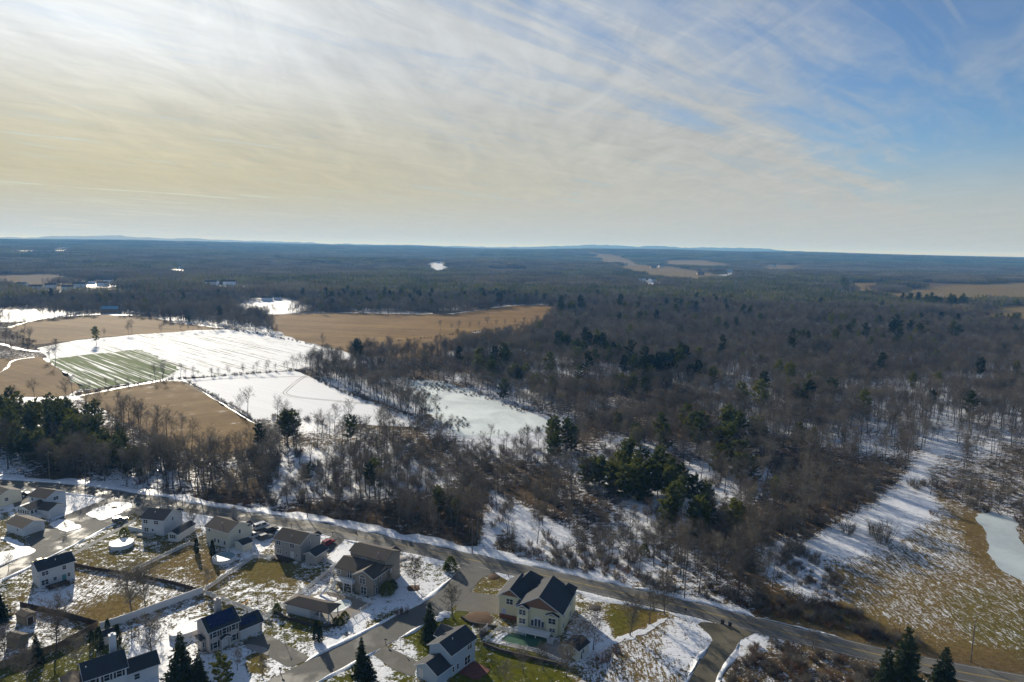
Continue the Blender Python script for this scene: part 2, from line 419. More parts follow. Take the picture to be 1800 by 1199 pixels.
# ------------------------------------------------------------------ terrain
def vnoise(x, y, seed=0):
    """smooth value noise, vectorised"""
    xi = np.floor(x).astype(np.int64); yi = np.floor(y).astype(np.int64)
    fx = x - xi; fy = y - yi
    fx = fx * fx * (3 - 2 * fx); fy = fy * fy * (3 - 2 * fy)
    def h(a, b):
        n = (a * 374761393 + b * 668265263 + seed * 69069) & 0x7fffffff
        n = ((n ^ (n >> 13)) * 1274126177) & 0x7fffffff
        return ((n ^ (n >> 16)) & 0xffff) / 65535.0
    return (h(xi, yi) * (1 - fx) + h(xi + 1, yi) * fx) * (1 - fy) + (h(xi, yi + 1) * (1 - fx) + h(xi + 1, yi + 1) * fx) * fy
def terrain(X, Y):
    X = np.asarray(X, float); Y = np.asarray(Y, float)
    r = np.hypot(X, Y); az = np.degrees(np.arctan2(X, Y))
    rise = sstep(2600, 8200, r)
    roll = vnoise(X / 1700 + 9, Y / 1700 + 4, 3) - 0.5 + 0.5 * (vnoise(X / 700, Y / 700, 5) - 0.5)
    h = rise * (58 + 10 * np.exp(-((az + 29) / 7) ** 2) + 9 * np.exp(-((az - 8) / 6) ** 2)) + sstep(1500, 3600, r) * roll * 44
    h = h * (1 - 0.6 * sstep(10500, 15000, r))
    mt = sstep(14500, 18500, r) * (1 - sstep(19500, 30000, r))
    ridge = (35 + 105 * np.exp(-((az + 31) / 6.0) ** 2) + 90 * np.exp(-((az + 22) / 7.0) ** 2) + 40 * np.exp(-((az + 8) / 6.0) ** 2)
             + 80 * np.exp(-((az - 5) / 5.0) ** 2) + 95 * np.exp(-((az - 12) / 6.5) ** 2) + 75 * np.exp(-((az - 20) / 4.5) ** 2))
    ridge = ridge * (0.88 + 0.24 * vnoise(az * 0.8 + 50, az * 0 + 2, 11)) + 20 * (vnoise(az * 3 + 50, az * 0, 12) - .5)
    return h + mt * ridge

MAIN_TOP = [(-900, 820), (-420, 832), (-160, 838), (0, 843), (60, 846), (150, 854), (215, 863), (283, 874), (350, 887), (449, 902), (539, 914), (649, 936), (700, 947), (830, 974), (926, 994),
            (1019, 1014), (1100, 1032), (1205, 1055), (1326, 1085), (1397, 1103), (1500, 1127), (1546, 1138), (1671, 1164), (1800, 1187), (2100, 1235)]
def chaikin(p, n=2):
    for _ in range(n):
        q = [p[0]]
        for a, b in zip(p[:-1], p[1:]):
            q.append((a[0] * .75 + b[0] * .25, a[1] * .75 + b[1] * .25)); q.append((a[0] * .25 + b[0] * .75, a[1] * .25 + b[1] * .75))
        q.append(p[-1]); p = q
    return p
def resample(p, step):
    p = np.array(p); d = np.hypot(*np.diff(p, axis=0).T); s = np.concatenate([[0], np.cumsum(d)])
    n = max(2, int(s[-1] / step)); t = np.linspace(0, s[-1], n + 1)
    return np.stack([np.interp(t, s, p[:, 0]), np.interp(t, s, p[:, 1])], 1)
def offset(p, d):
    p = np.asarray(p, float); t = np.gradient(p, axis=0); t /= np.maximum(1e-9, np.hypot(t[:, 0], t[:, 1]))[:, None]
    n = np.stack([-t[:, 1], t[:, 0]], 1)          # left of travel
    return p + n * (np.asarray(d)[:, None] if np.ndim(d) else d)
def strip(name, line, offs, zs, mat, kind='structure', parent=None, smooth=True, jit=0.0, zjit=0.0, wvar=0.0, taper=0):
    """sheet swept along a line: offs/zs give the cross-section (left positive)"""
    n = len(line); rows = []
    wv = 1 + wvar * (sstep(.25, .75, vnoise(np.arange(n) * 0.17 + offs[0] * 3, np.full(n, 8.0), 23)) * 1.6 - 1.0) if wvar else np.ones(n)
    tp = np.ones(n)
    if taper: k_ = np.arange(n); tp = np.clip(np.minimum(k_, n - 1 - k_) / taper, 0.02, 1) ** .7
    o_in = min(offs, key=abs) if taper else 0.0
    for o, z in zip(offs, zs):
        if taper: z = 0.012 + (z - 0.012) * tp
        j = (vnoise(np.arange(n) * 0.31 + o * 7, np.full(n, o * 3.0), 21) - .5) * 2 * jit
        q = offset(line, (o_in + (o - o_in) * wv * tp if taper else o * wv) + j * tp)
        zz = z + (vnoise(np.arange(n) * 0.43 + o * 5, np.full(n, 2 + o), 22) - .5) * 2 * zjit * np.where(np.asarray(z) > 0.06, 1, 0)
        rows.append(np.column_stack([q, np.broadcast_to(zz, (n,))]))
    v = np.stack(rows, 1).reshape(-1, 3); k = len(offs); f = []
    for i in range(n - 1):
        for j in range(k - 1):
            a = i * k + j; f.append((a, a + 1, a + k + 1, a + k))
    mb = MB(); mb.add(v.tolist(), f)
    o = mb.build(name, mat, parent, smooth=smooth)
    if kind: o["kind"] = kind
    return o
def sheet(name, poly, z, mat, jit=0.0, step=4.0, px=True, kind='structure', thick=0.0, parent=None):
    p = GP(poly, z) if px else poly
    p = resample(list(p) + [p[0]], step)[:-1]
    if jit:
        t = np.arange(len(p)) * 0.7
        p = p + np.stack([vnoise(t, t * 0 + 1, 31) - .5, vnoise(t, t * 0 + 5, 32) - .5], 1) * 2 * jit
    mb = MB()
    if thick: mb.extrude([tuple(q) for q in p], 'z', z - thick, z)
    else: mb.add([(q[0], q[1], z) for q in p], [tuple(range(len(p)))])
    o = mb.build(name, mat, parent)
    me = o.data
    if me.polygons[0].normal.z < 0 and not thick: me.flip_normals()
    if kind: o["kind"] = kind
    return o

ROAD_W = 7.6
road_top = resample(chaikin(GP(MAIN_TOP)), 3.0)
road_c = offset(road_top, -ROAD_W / 2)
STREET_A = [(300, 862), (262, 878), (215, 903), (150, 936), (78, 972), (10, 1004), (-70, 1040), (-200, 1100)]
STREET_B = [(845, 972), (838, 992), (818, 1020), (780, 1060), (735, 1083), (690, 1107), (640, 1134), (580, 1164), (520, 1194), (440, 1238), (340, 1300)]
LANE = [(1300, 1090), (1287, 1112), (1270, 1135), (1252, 1165), (1232, 1200), (1205, 1250)]
street_a = resample(chaikin(GP(STREET_A)), 2.5)
street_b = resample(chaikin(GP(STREET_B)), 2.5)
lane = resample(chaikin(GP(LANE)), 2.0)

FIELD_TAN_FAR = [(12, 577), (60, 563), (120, 556), (175, 553), (250, 556), (310, 566), (395, 578), (300, 584), (200, 591), (130, 598), (60, 606), (48, 592)]
FIELD_SNOWROWS = [(62, 613), (130, 598), (300, 584), (400, 579), (455, 583), (520, 598), (585, 613), (560, 636), (520, 651), (300, 666), (150, 686), (85, 633)]
FIELD_GREEN = [(85, 632), (160, 622), (245, 614), (318, 650), (292, 666), (150, 685)]
FIELD_TAN_LEFT = [(-60, 636), (70, 626), (110, 652), (146, 678), (118, 697), (-60, 700)]
FIELD_TAN_RIGHT = [(472, 553), (600, 550), (700, 552), (790, 553), (835, 547), (890, 538), (955, 536), (985, 545), (950, 575), (900, 592), (830, 608), (740, 628), (640, 626), (590, 613), (520, 597), (475, 578)]
FIELD_TAN_NEAR = [(130, 691), (215, 679), (300, 669), (330, 672), (420, 722), (456, 748), (452, 778), (420, 792), (350, 797), (290, 782), (210, 737)]
FIELD_SNOW = [(322, 667), (420, 658), (520, 652), (600, 688), (745, 742), (735, 752), (660, 748), (590, 742), (530, 738), (432, 738)]
POND = [(722, 668), (770, 670), (812, 681), (860, 700), (912, 718), (960, 735), (1003, 749), (960, 757), (900, 763), (850, 768), (806, 770), (785, 748), (757, 728), (728, 706), (712, 690)]
POND_R = [(1716, 903), (1745, 900), (1783, 911), (1790, 935), (1798, 958), (1880, 1000), (1860, 1040), (1800, 1021), (1766, 1005), (1741, 980), (1733, 940)]
RIGHT_FIELD = [(1425, 950), (1480, 915), (1540, 880), (1580, 850), (1605, 820), (1640, 785), (1668, 790), (1650, 830), (1620, 862), (1700, 896), (1740, 900), (1880, 1000), (1880, 1150), (1700, 1140), (1560, 1105), (1490, 1060), (1450, 1000)]
FAR_FIELDS = [[(1480, 499), (1548, 499), (1545, 516), (1490, 525)], [(1530, 520), (1610, 507), (1900, 498), (1900, 530), (1720, 534), (1560, 533)],
              [(1706, 552), (1760, 538), (1900, 526), (1900, 582), (1740, 575)], [(1025, 453), (1095, 458), (1180, 472), (1250, 481), (1290, 492), (1200, 496), (1110, 482)],
              [(1150, 461), (1240, 463), (1300, 470), (1240, 474), (1170, 470)], [(1330, 470), (1420, 471), (1410, 476), (1335, 475)],
              [(-40, 545), (80, 543), (125, 548), (60, 562), (-40, 567)], [(158, 503), (212, 506), (262, 523), (200, 522)], [(405, 548), (465, 519), (545, 535), (510, 551), (420, 552)],
              [(20, 500), (60, 499), (190, 507), (100, 513), (10, 514)], [(360, 505), (440, 503), (450, 508), (370, 510)], [(255, 473), (330, 474), (320, 478), (250, 477)], [(80, 447), (170, 445), (170, 448), (80, 450)]]

FAR_CLEAR = [[(x - 16, y - 2), (x + 16, y - 2), (x + 18, y + 4), (x + 10, y + 12), (x - 10, y + 12), (x - 18, y + 4)] for x, y in ((470, 530), (193, 551), (35, 505), (62, 510), (90, 507), (118, 511), (140, 505), (160, 499), (178, 503), (190, 497), (1149, 474), (1163, 473), (1130, 495), (1150, 497), (1232, 485), (1283, 481), (1362, 472), (770, 466), (40, 449), (115, 447), (320, 471), (370, 503), (403, 502))]

# ---- ground sheet with painted cover (R snow, G green, B litter) and streak
def build_ground():
    az = np.concatenate([np.arange(-180, -48, 3.0), np.arange(-48, 48, 0.2), np.arange(48, 180, 3.0)])
    rr = [20.0, 60.0, 100.0]
    while rr[-1] < 62000: rr.append(rr[-1] * 1.0112)
    rr = np.array(rr); na, nr = len(az), len(rr)
    A, R = np.meshgrid(np.radians(az), rr)
    X = (R * np.sin(A)).ravel(); Y = (R * np.cos(A)).ravel()
    Z = terrain(X, Y)
    n0 = len(X)
    v = np.empty((n0 + 1, 3)); v[:n0, 0] = X; v[:n0, 1] = Y; v[:n0, 2] = Z; v[n0] = (0, 0, 0)
    i, j = np.meshgrid(np.arange(nr - 1), np.arange(na), indexing='ij')
    j2 = (j + 1) % na
    q = np.stack([i * na + j, i * na + j2, (i + 1) * na + j2, (i + 1) * na + j], -1).reshape(-1, 4)
    tri = np.stack([np.full(na, n0), (np.arange(na) + 1) % na, np.arange(na)], 1)
    me = bpy.data.meshes.new("ground")
    me.vertices.add(n0 + 1); me.vertices.foreach_set('co', v.ravel())
    loops = np.concatenate([q[:, ::-1].ravel(), tri.ravel()])
    me.loops.add(len(loops)); me.loops.foreach_set('vertex_index', loops.astype(np.int32))
    starts = np.concatenate([np.arange(len(q)) * 4, len(q) * 4 + np.arange(len(tri)) * 3])
    me.polygons.add(len(starts)); me.polygons.foreach_set('loop_start', starts.astype(np.int32))
    me.update(calc_edges=True); me.validate()
    me.polygons.foreach_set('use_smooth', np.ones(len(me.polygons), bool))
    # cover
    ok = Y > 30
    px = np.full(n0, -9999.0); py = np.full(n0, 9999.0)
    a, b = PROJ(X[ok], Y[ok], 0.0)
    px[ok] = a; py[ok] = b
    jx = (vnoise(X / 3.0, Y / 3.0, 41) - .5) * 7; jy = (vnoise(X / 3.0, Y / 3.0, 42) - .5) * 4
    px = px + jx; py = py + jy
    r = np.hypot(X, Y)
    cov = np.zeros((n0 + 1, 4)); cov[:, 3] = 1; stk = np.zeros(n0 + 1)
    patch = vnoise(X / 45, Y / 45, 43) * .6 + vnoise(X / 18, Y / 18, 44) * .4
    cov[:n0, 0] = 0.24 + 0.46 * sstep(0.35, 0.75, patch); cov[:n0, 2] = 0.9
    far = sstep(700, 1800, r)
    cov[:n0, 0] = cov[:n0, 0] * (1 - far) + 0.08 * far
    cov[:n0, 0] *= 1 - 0.75 * sstep(3000, 6000, r)
    YS = [False]
    def paint(poly, snow, green=0.3, litter=0.0, streak=0.0):
        mk = inpoly(px, py, poly)
        if YS[0]: snow = snow * 0.86
        cov[:n0][mk, :3] = (snow, green, litter); stk[:n0][mk] = streak
    low = [(x, y + 10) for x, y in MAIN_TOP]
    paint(low + [(2600, 1400), (2600, 9000), (-2600, 9000), (-2600, 900)], 0.42, 0.45, 0.0, 0.0)
    for fl in FAR_CLEAR: paint(fl, 0.75, 0.1, 0.1)  # part snow, part extra whiteness painted for the glints of far buildings
    for i_f, fl in enumerate(FAR_FIELDS): paint(fl, 0.85 if i_f in (6, 8, 10, 11) else 0.30, 0.15, 0.0, 0.4)
    # --- woods edge by the road and openings
    paint([(470, 860), (500, 800), (540, 775), (610, 790), (600, 830), (545, 862), (500, 885)], 0.78, 0.1, 0.1)
    paint([(430, 740), (560, 735), (720, 755), (700, 775), (560, 790), (440, 790)], 0.45, 0.15, 0.1)
    paint([(520, 735), (560, 730), (590, 745), (585, 760), (530, 758)], 0.9, 0.1, 0.0)
    paint([(215, 740), (330, 790), (430, 800), (440, 850), (340, 850), (270, 800)], 0.42, 0.2, 0.4)
    paint([(600, 655), (720, 665), (745, 735), (650, 700)], 0.72, 0.1, 0.2)
    paint([(860, 860), (930, 895), (1010, 935), (1010, 955), (930, 960), (880, 930), (860, 980), (845, 970)], 0.80, 0.2, 0.15)
    paint([(880, 975), (930, 950), (1040, 960), (1120, 1000), (1230, 1050), (1220, 1060), (1050, 1020), (930, 990)], 0.62, 0.15, 0.25)
    paint([(1150, 970), (1230, 990), (1330, 1040), (1400, 1070), (1370, 1100), (1240, 1062), (1160, 1035)], 0.50, 0.1, 0.5)
    paint([(1330, 950), (1425, 945), (1470, 1000), (1490, 1060), (1420, 1060), (1340, 1010)], 0.68, 0.1, 0.2)
    paint([(1340, 1045), (1430, 1058), (1490, 1060), (1560, 1105), (1700, 1140), (1900, 1160), (1900, 1200), (1560, 1136), (1330, 1085)], 0.10, 0.30, 0.35)
    # --- field on the right
    paint(RIGHT_FIELD, 0.40, 0.22, 0.0, 0.6)
    paint([(1420, 950), (1480, 915), (1540, 880), (1580, 850), (1605, 820), (1640, 785), (1668, 790), (1640, 850), (1640, 875), (1660, 905), (1600, 930), (1560, 960), (1500, 985), (1450, 985)], 0.74, 0.15, 0.0, 0.45)
    paint([(1500, 985), (1560, 960), (1610, 925), (1690, 925), (1710, 1000), (1600, 1010)], 0.46, 0.25, 0.0, 0.7)
    paint([(1690, 905), (1725, 905), (1735, 985), (1770, 1010), (1740, 1010), (1700, 960)], 0.20, 0.15, 0.3, 0.3)
    paint([(1480, 1040), (1560, 1060), (1640, 1075), (1700, 1080), (1760, 1085), (1700, 1100), (1560, 1095), (1500, 1075)], 0.40, 0.25, 0.0, 0.7)
    paint([(1640, 1040), (1760, 1040), (1900, 1060), (1900, 1150), (1700, 1130)], 0.36, 0.42, 0.0, 0.7)
    paint([(1640, 800), (1720, 800), (1900, 800), (1900, 900), (1740, 890), (1630, 860)], 0.45, 0.1, 0.6, 0.2)
    YS[0] = True
    # --- yards: front yards along the main road
    paint([(-60, 862), (120, 862), (185, 878), (132, 902), (130, 925), (60, 895), (-60, 890)], 0.97, 0.2)
    paint([(300, 895), (345, 897), (450, 918), (480, 925), (485, 955), (445, 980), (405, 965), (360, 930), (310, 920)], 0.92, 0.3)
    paint([(482, 926), (590, 940), (560, 962), (500, 950)], 0.97, 0.3)
    paint([(600, 948), (660, 955), (655, 985), (600, 1000), (575, 985)], 0.93, 0.3)
    paint([(700, 970), (790, 990), (812, 1000), (770, 1042), (700, 1070), (655, 1062), (660, 1045), (700, 1010)], 0.80, 0.4)
    paint([(712, 985), (790, 1000), (795, 1012), (740, 1015), (705, 1005)], 0.52, 0.75, 0.0, 0.3)
    paint([(660, 1050), (735, 1068), (640, 1115), (590, 1100)], 0.9, 0.4)
    paint([(690, 1075), (725, 1075), (640, 1115), (600, 1118), (640, 1095)], 0.22, 0.75, 0.0, 0.6)
    # back gardens
    paint([(120, 985), (205, 935), (250, 945), (335, 958), (235, 1008)], 0.46, 0.45)
    paint([(333, 962), (446, 983), (362, 1040), (240, 1010)], 0.30, 0.16)
    paint([(300, 1000), (362, 1020), (362, 1040), (250, 1012)], 0.42, 0.2)
    paint([(420, 960), (450, 978), (400, 1005), (380, 985)], 0.8, 0.3)
    paint([(446, 983), (530, 990), (592, 997), (475, 1088), (362, 1040)], 0.56, 0.45)
    paint([(446, 985), (500, 992), (540, 1010), (470, 1020), (410, 1012)], 0.10, 0.36)
    paint([(540, 1000), (592, 995), (545, 1030)], 0.4, 0.5)
    paint([(590, 998), (580, 1035), (500, 1070), (475, 1090)], 0.85, 0.4)
    paint([(360, 1045), (475, 1092), (466, 1115), (420, 1090), (360, 1080), (330, 1060)], 0.48, 0.5)
    paint([(180, 1112), (357, 1047), (360, 1070), (340, 1100), (300, 1110), (230, 1130)], 0.68, 0.35)
    paint([(36, 1066), (71, 1040), (124, 1022), (165, 1005), (250, 1020), (350, 1040), (176, 1104)], 0.60, 0.35, 0.0, 0.5)
    paint([(36, 1066), (71, 1040), (124, 1022), (135, 1045), (90, 1078)], 0.95, 0.3)
    paint([(120, 1075), (230, 1040), (260, 1060), (176, 1102)], 0.25, 0.3, 0.0, 0.5)
    paint([(-60, 1060), (36, 1068), (110, 1090), (150, 1105), (60, 1148), (-60, 1170)], 0.60, 0.35, 0.25)
    paint([(-60, 1175), (60, 1150), (160, 1110), (230, 1135), (150, 1200), (-60, 1260)], 0.40, 0.65, 0.1, 0.4)
    paint([(230, 1130), (330, 1110), (340, 1140), (370, 1160), (430, 1130), (510, 1172), (430, 1215), (230, 1230)], 0.90, 0.35)
    paint([(440, 1150), (472, 1158), (462, 1188), (428, 1178)], 0.0, 0.35)
    paint([(470, 1100), (500, 1080), (580, 1100), (570, 1130), (600, 1130), (548, 1155), (470, 1115)], 0.55, 0.55)
    paint([(500, 1080), (570, 1100), (560, 1112), (505, 1098)], 0.05, 0.6)
    paint([(560, 1120), (610, 1110), (650, 1085), (640, 1115), (560, 1155), (540, 1150)], 0.93, 0.4)
    # by the blue and yellow houses
    paint([(620, 1165), (655, 1146), (735, 1166), (728, 1190), (660, 1230), (540, 1230), (545, 1200)], 0.50, 0.75)
    paint([(645, 1150), (675, 1160), (690, 1199), (650, 1210), (640, 1170)], 0.9, 0.5)
    paint([(675, 1133), (740, 1098), (800, 1075), (860, 1085), (850, 1130), (790, 1130), (735, 1163)], 0.22, 0.80)
    paint([(675, 1135), (705, 1122), (735, 1145), (738, 1163), (700, 1150)], 0.95, 0.5)
    paint([(830, 1090), (870, 1100), (860, 1125), (830, 1130)], 0.55, 0.5)
    paint([(790, 1130), (850, 1130), (960, 1165), (1010, 1200), (1000, 1240), (800, 1230)], 0.28, 0.85, 0.0, 0.1)
    paint([(825, 1038), (858, 1008), (880, 1012), (880, 1045)], 0.42, 0.5)
    paint([(940, 1022), (1020, 1040), (1150, 1072), (1140, 1085), (1050, 1062), (1010, 1050)], 0.88, 0.4)
    paint([(1015, 1050), (1100, 1070), (1080, 1082), (1020, 1085)], 0.45, 0.55)
    paint([(1010, 1085), (1060, 1075), (1085, 1110), (1060, 1150), (1000, 1160)], 0.92, 0.3)
    paint([(1060, 1078), (1110, 1068), (1165, 1082), (1120, 1105), (1085, 1118)], 0.0, 0.62)
    paint([(1165, 1085), (1240, 1100), (1255, 1124), (1215, 1215), (1010, 1260), (1020, 1185), (1085, 1130)], 0.58, 0.1, 0.1, 0.55)
    paint([(1185, 1085), (1240, 1100), (1255, 1124), (1240, 1150), (1180, 1170), (1160, 1130)], 0.82, 0.1, 0.05, 0.4)
    paint([(1262, 1215), (1285, 1145), (1325, 1112), (1390, 1128), (1560, 1165), (1800, 1205), (1700, 1320), (1262, 1320)], 0.46, 0.10, 0.60, 0.2)
    paint([(1285, 1145), (1320, 1114), (1370, 1126), (1390, 1140), (1330, 1135), (1295, 1155)], 0.9, 0.1, 0.2, 0.3)
    # soften the painted borders
    def soften(a, n):
        g = a.reshape(nr, na, -1)
        for _ in range(n):
            g = (g + np.roll(g, 1, 1) + np.roll(g, -1, 1)) / 3
            u = np.concatenate([g[:1], g[:-1]]); d_ = np.concatenate([g[1:], g[-1:]]); g = (g * 2 + u + d_) / 4
        return g.reshape(a.shape)
    cov[:n0] = soften(cov[:n0], 5); stk[:n0] = soften(stk[:n0], 5)
    for nm, arr in (('cover', cov),):
        la = me.attributes.new(nm, 'FLOAT_COLOR', 'POINT'); la.data.foreach_set('color', arr.astype(np.float32).ravel())
    la = me.attributes.new('streak', 'FLOAT', 'POINT'); la.data.foreach_set('value', stk.astype(np.float32))
    me.materials.append(M_GROUND)
    return tag(link("ground", me), kind="structure")
build_ground()

# ---- farm fields and ponds
TAN0, TAN1 = (0.165, 0.095, 0.030), (0.300, 0.190, 0.070)
sheet("field", FIELD_TAN_FAR, 0.10, field_mat("stubble_far", TAN0, TAN1, 0.16, 20, 2.0, 0.2), 2.5, 8)
sheet("field", FIELD_SNOWROWS, 0.10, field_mat("snowy_rows", (0.085, 0.110, 0.030), (0.15, 0.155, 0.06), 0.64, 43, 2.2, 0.6), 2.0, 7)
sheet("field", FIELD_GREEN, 0.18, field_mat("green_rows", (0.055, 0.110, 0.008), (0.105, 0.155, 0.018), 0.36, 43, 2.0, 0.85), 4.0, 6)
sheet("field", FIELD_TAN_LEFT, 0.10, field_mat("stubble_left", TAN0, TAN1, 0.10, 35, 2.0, 0.2), 2.0, 7)
sheet("field", FIELD_TAN_RIGHT, 0.10, field_mat("stubble_right", (0.185, 0.105, 0.032), (0.320, 0.200, 0.072), 0.13, 12, 2.0, 0.3), 3.0, 8)
sheet("field", FIELD_TAN_NEAR, 0.08, field_mat("stubble_near", TAN0, TAN1, 0.24, -35, 1.2, 0.25), 1.6, 5)
sheet("field", FIELD_SNOW, 0.08, field_mat("snow_rows_near", (0.20, 0.15, 0.08), (0.25, 0.19, 0.10), 0.90, 35, 1.2, 0.45), 1.2, 5)
M_TRACK = flat("wheel_track_soil", (0.30, 0.27, 0.22), 0.9, 0.3, 0.5)
def track(pts, wd=0.5, z=0.13, gap=1.0):
    l = resample(chaikin(GP(pts)), 3.0)
    for s in (-gap, gap): strip("wheel_track", l, (s + wd / 2, s - wd / 2), (z, z), M_TRACK, jit=0.15)
track([(560, 656), (535, 660), (505, 685), (498, 692), (515, 698), (600, 706), (700, 714)], 0.5)
track([(330, 672), (400, 665), (470, 664), (540, 661), (575, 672)], 0.35)
track([(325, 674), (380, 700), (430, 727)], 0.6)
M_ICE = ice_mat("pond_ice", (0.72, 0.78, 0.74), 0.45)
sheet("pond", POND, 0.06, M_ICE, 2.2, 4)
sheet("pond", POND_R, 0.06, ice_mat("pond_ice_thin", (0.50, 0.56, 0.56), 0.35), 0.9, 2.5)
# snowy margins of the fields
def snow_line(pts, wd=2.0, h=0.14, jit=0.8):
    l = resample(chaikin(GP(pts)), 3.0)
    strip("snow_bank", l, (wd / 2, wd / 5, -wd / 5, -wd / 2), (0.02, h, h, 0.02), M_SNOW, jit=jit, zjit=0.08, wvar=0.9)
snow_line([(15, 576), (60, 562), (120, 555), (180, 552), (250, 555)], 6.0)
snow_line([(300, 566), (395, 577)], 3.0)
snow_line([(120, 700), (215, 681), (290, 667)], 3.4)
snow_line([(322, 667), (430, 735), (455, 748)], 1.0)
snow_line([(473, 552), (600, 549), (700, 551), (760, 551)], 7.0)
snow_line([(790, 552), (835, 546), (890, 537), (955, 535)], 6.0)
snow_line([(830, 585), (880, 580), (930, 578)], 7.0)
snow_line([(78, 630), (110, 648), (148, 680)], 3.0)
snow_line([(0, 604), (25, 612), (60, 618), (90, 618)], 3.0); snow_line([(0, 655), (14, 645), (20, 633), (60, 628)], 2.5)
snow_line([(600, 688), (680, 716), (745, 741)], 1.4)

# ---- roads
strip("road", road_c, (ROAD_W / 2, 0, -ROAD_W / 2), (0.05, 0.09, 0.05), M_ROAD, jit=0.12)
strip("road", street_a, (3.6, 0, -3.6), (0.055, 0.075, 0.055), M_ROAD)
strip("road", street_b, (4.0, 0, -4.0), (0.055, 0.075, 0.055), M_ROAD)
strip("road", lane, (2.6, 0, -2.6), (0.045, 0.06, 0.045), M_DIRT, jit=0.3)
M_YEL = flat("road_paint_yellow", (0.42, 0.30, 0.07), 0.7, 0.35, 0.6)
M_WHT = flat("road_paint_white", (0.42, 0.41, 0.38), 0.7, 0.35, 0.5)
for s in (0.13, -0.13): strip("road_marking", road_c, (s + 0.06, s - 0.06), (0.098, 0.098), M_YEL)
for s in (3.25, -3.25): strip("road_marking", road_c, (s + 0.06, s - 0.06), (0.07, 0.07), M_WHT)
# flared corners of the junctions
sheet("road", [(800, 1018), (812, 1000), (806, 992), (830, 984), (880, 1004), (850, 1014), (826, 1036), (815, 1040)], 0.048, M_ROAD, 0, 2)
sheet("road", [(225, 893), (236, 884), (226, 870), (300, 876), (300, 893), (258, 896), (246, 908)], 0.048, M_ROAD, 0, 2)
sheet("road", [(1226, 1098), (1236, 1090), (1330, 1111), (1318, 1117), (1298, 1127), (1275, 1145), (1254, 1128), (1244, 1112)], 0.036, M_DIRT, 0.2, 1.5)
# driveways and paved places
sheet("driveway", [(824, 1040), (878, 1047), (878, 1080), (800, 1073), (808, 1052)], 0.035, M_DRIVE, 0, 1.5)
sheet("driveway", [(657, 958), (664, 950), (706, 964), (699, 974)], 0.035, M_DRIVE, 0, 1.5)
sheet("driveway", [(558, 962), (588, 938), (612, 944), (578, 974)], 0.035, M_DRIVE, 0, 1.5)
sheet("driveway", [(455, 950), (440, 938), (470, 918), (490, 921), (480, 945)], 0.035, M_DRIVE, 0.3, 1.5)
sheet("driveway", [(428, 1128), (466, 1113), (548, 1157), (508, 1174)], 0.035, M_DRIVE, 0, 1.5)
sheet("driveway", [(650, 1146), (676, 1134), (735, 1163), (727, 1190), (690, 1176)], 0.035, M_DRIVE, 0, 1.5)
sheet("driveway", [(100, 912), (131, 899), (190, 875), (232, 872), (240, 895), (170, 925), (146, 930), (113, 941), (64, 972), (44, 946), (78, 932)], 0.035, M_DRIVE, 0, 1.5)
sheet("driveway", [(20, 872), (50, 858), (60, 864), (62, 878), (25, 892)], 0.035, M_DRIVE, 0, 1.5)
sheet("pavement", [(236, 912), (239, 916), (118, 983), (112, 980)], 0.06, flat("path_asphalt", (0.15, 0.15, 0.14), 0.8, 0.15), 0, 2)
sheet("pavement", [(470, 1152), (430, 1139), (432, 1130), (475, 1140)], 0.04, flat("path_concrete", (0.28, 0.26, 0.23), 0.8, 0.15), 0, 2)
sheet("snow_bank", [(150, 905), (168, 893), (190, 885), (215, 882), (232, 885), (230, 892), (205, 905), (180, 915)], 0.18, M_SNOW, 0.5, 1.2, thick=0.16)
sheet("snow_bank", [(86, 922), (104, 912), (122, 915), (144, 925), (140, 929), (115, 936)], 0.16, M_SNOW, 0.4, 1.2, thick=0.14)
sheet("snow_bank", [(0, 944), (15, 943), (62, 966), (60, 972), (10, 990), (-20, 998), (-20, 975), (30, 965)], 0.12, M_SNOW, 0.4, 1.2, thick=0.1)
# ploughed snow along the roads
n = len(road_c)
def seg(line, p0, p1):
    a = np.argmin(np.hypot(line[:, 0] - G(*p0)[0], line[:, 1] - G(*p0)[1])); b = np.argmin(np.hypot(line[:, 0] - G(*p1)[0], line[:, 1] - G(*p1)[1]))
    return line[min(a, b):max(a, b) + 1]
hw = ROAD_W / 2
def bank(line, side, inner, width, h=0.28, jit=0.25):
    line = resample(line, 1.2)
    width *= 1.15
    strip("snow_bank", line, tuple(side * (inner + width * k) for k in (0, .15, .5, .85, 1)) if side > 0 else tuple(side * (inner + width * k) for k in (1, .85, .5, .15, 0)),
          (0.02, h, h * .8, h * .5, 0.01) if side > 0 else (0.01, h * .5, h * .8, h, 0.02), M_SNOW, jit=jit, zjit=0.12, wvar=0.3, taper=4)
bank(seg(road_c, (-400, 836), (1100, 1036)), 1, hw + 0.1, 4.2, 0.3, 0.8)
bank(seg(road_c, (1100, 1036), (1330, 1090)), 1, hw + 0.1, 3.6, 0.3, 0.8)
bank(seg(road_c, (1330, 1090), (1490, 1130)), 1, hw + 0.1, 0.9, 0.15, 0.5)
bank(seg(road_c, (60, 858), (180, 872)), -1, hw + 0.1, 1.5)
bank(seg(road_c, (320, 890), (455, 915)), -1, hw + 0.2, 2.0)
bank(seg(road_c, (492, 922), (584, 938)), -1, hw + 0.2, 1.8)
bank(seg(road_c, (612, 944), (660, 952)), -1, hw + 0.2, 1.6)
bank(seg(road_c, (712, 966), (800, 985)), -1, hw + 0.2, 2.6)
bank(seg(road_c, (880, 1002), (1180, 1070)), -1, hw + 0.4, 2.0)
bank(seg(road_c, (1180, 1070), (1250, 1088)), -1, hw + 0.4, 2.6)
bank(seg(street_a, (200, 912), (-80, 1045)), 1, 3.7, 1.1)
bank(seg(street_a, (66, 975), (-80, 1045)), -1, 3.7, 1.0)
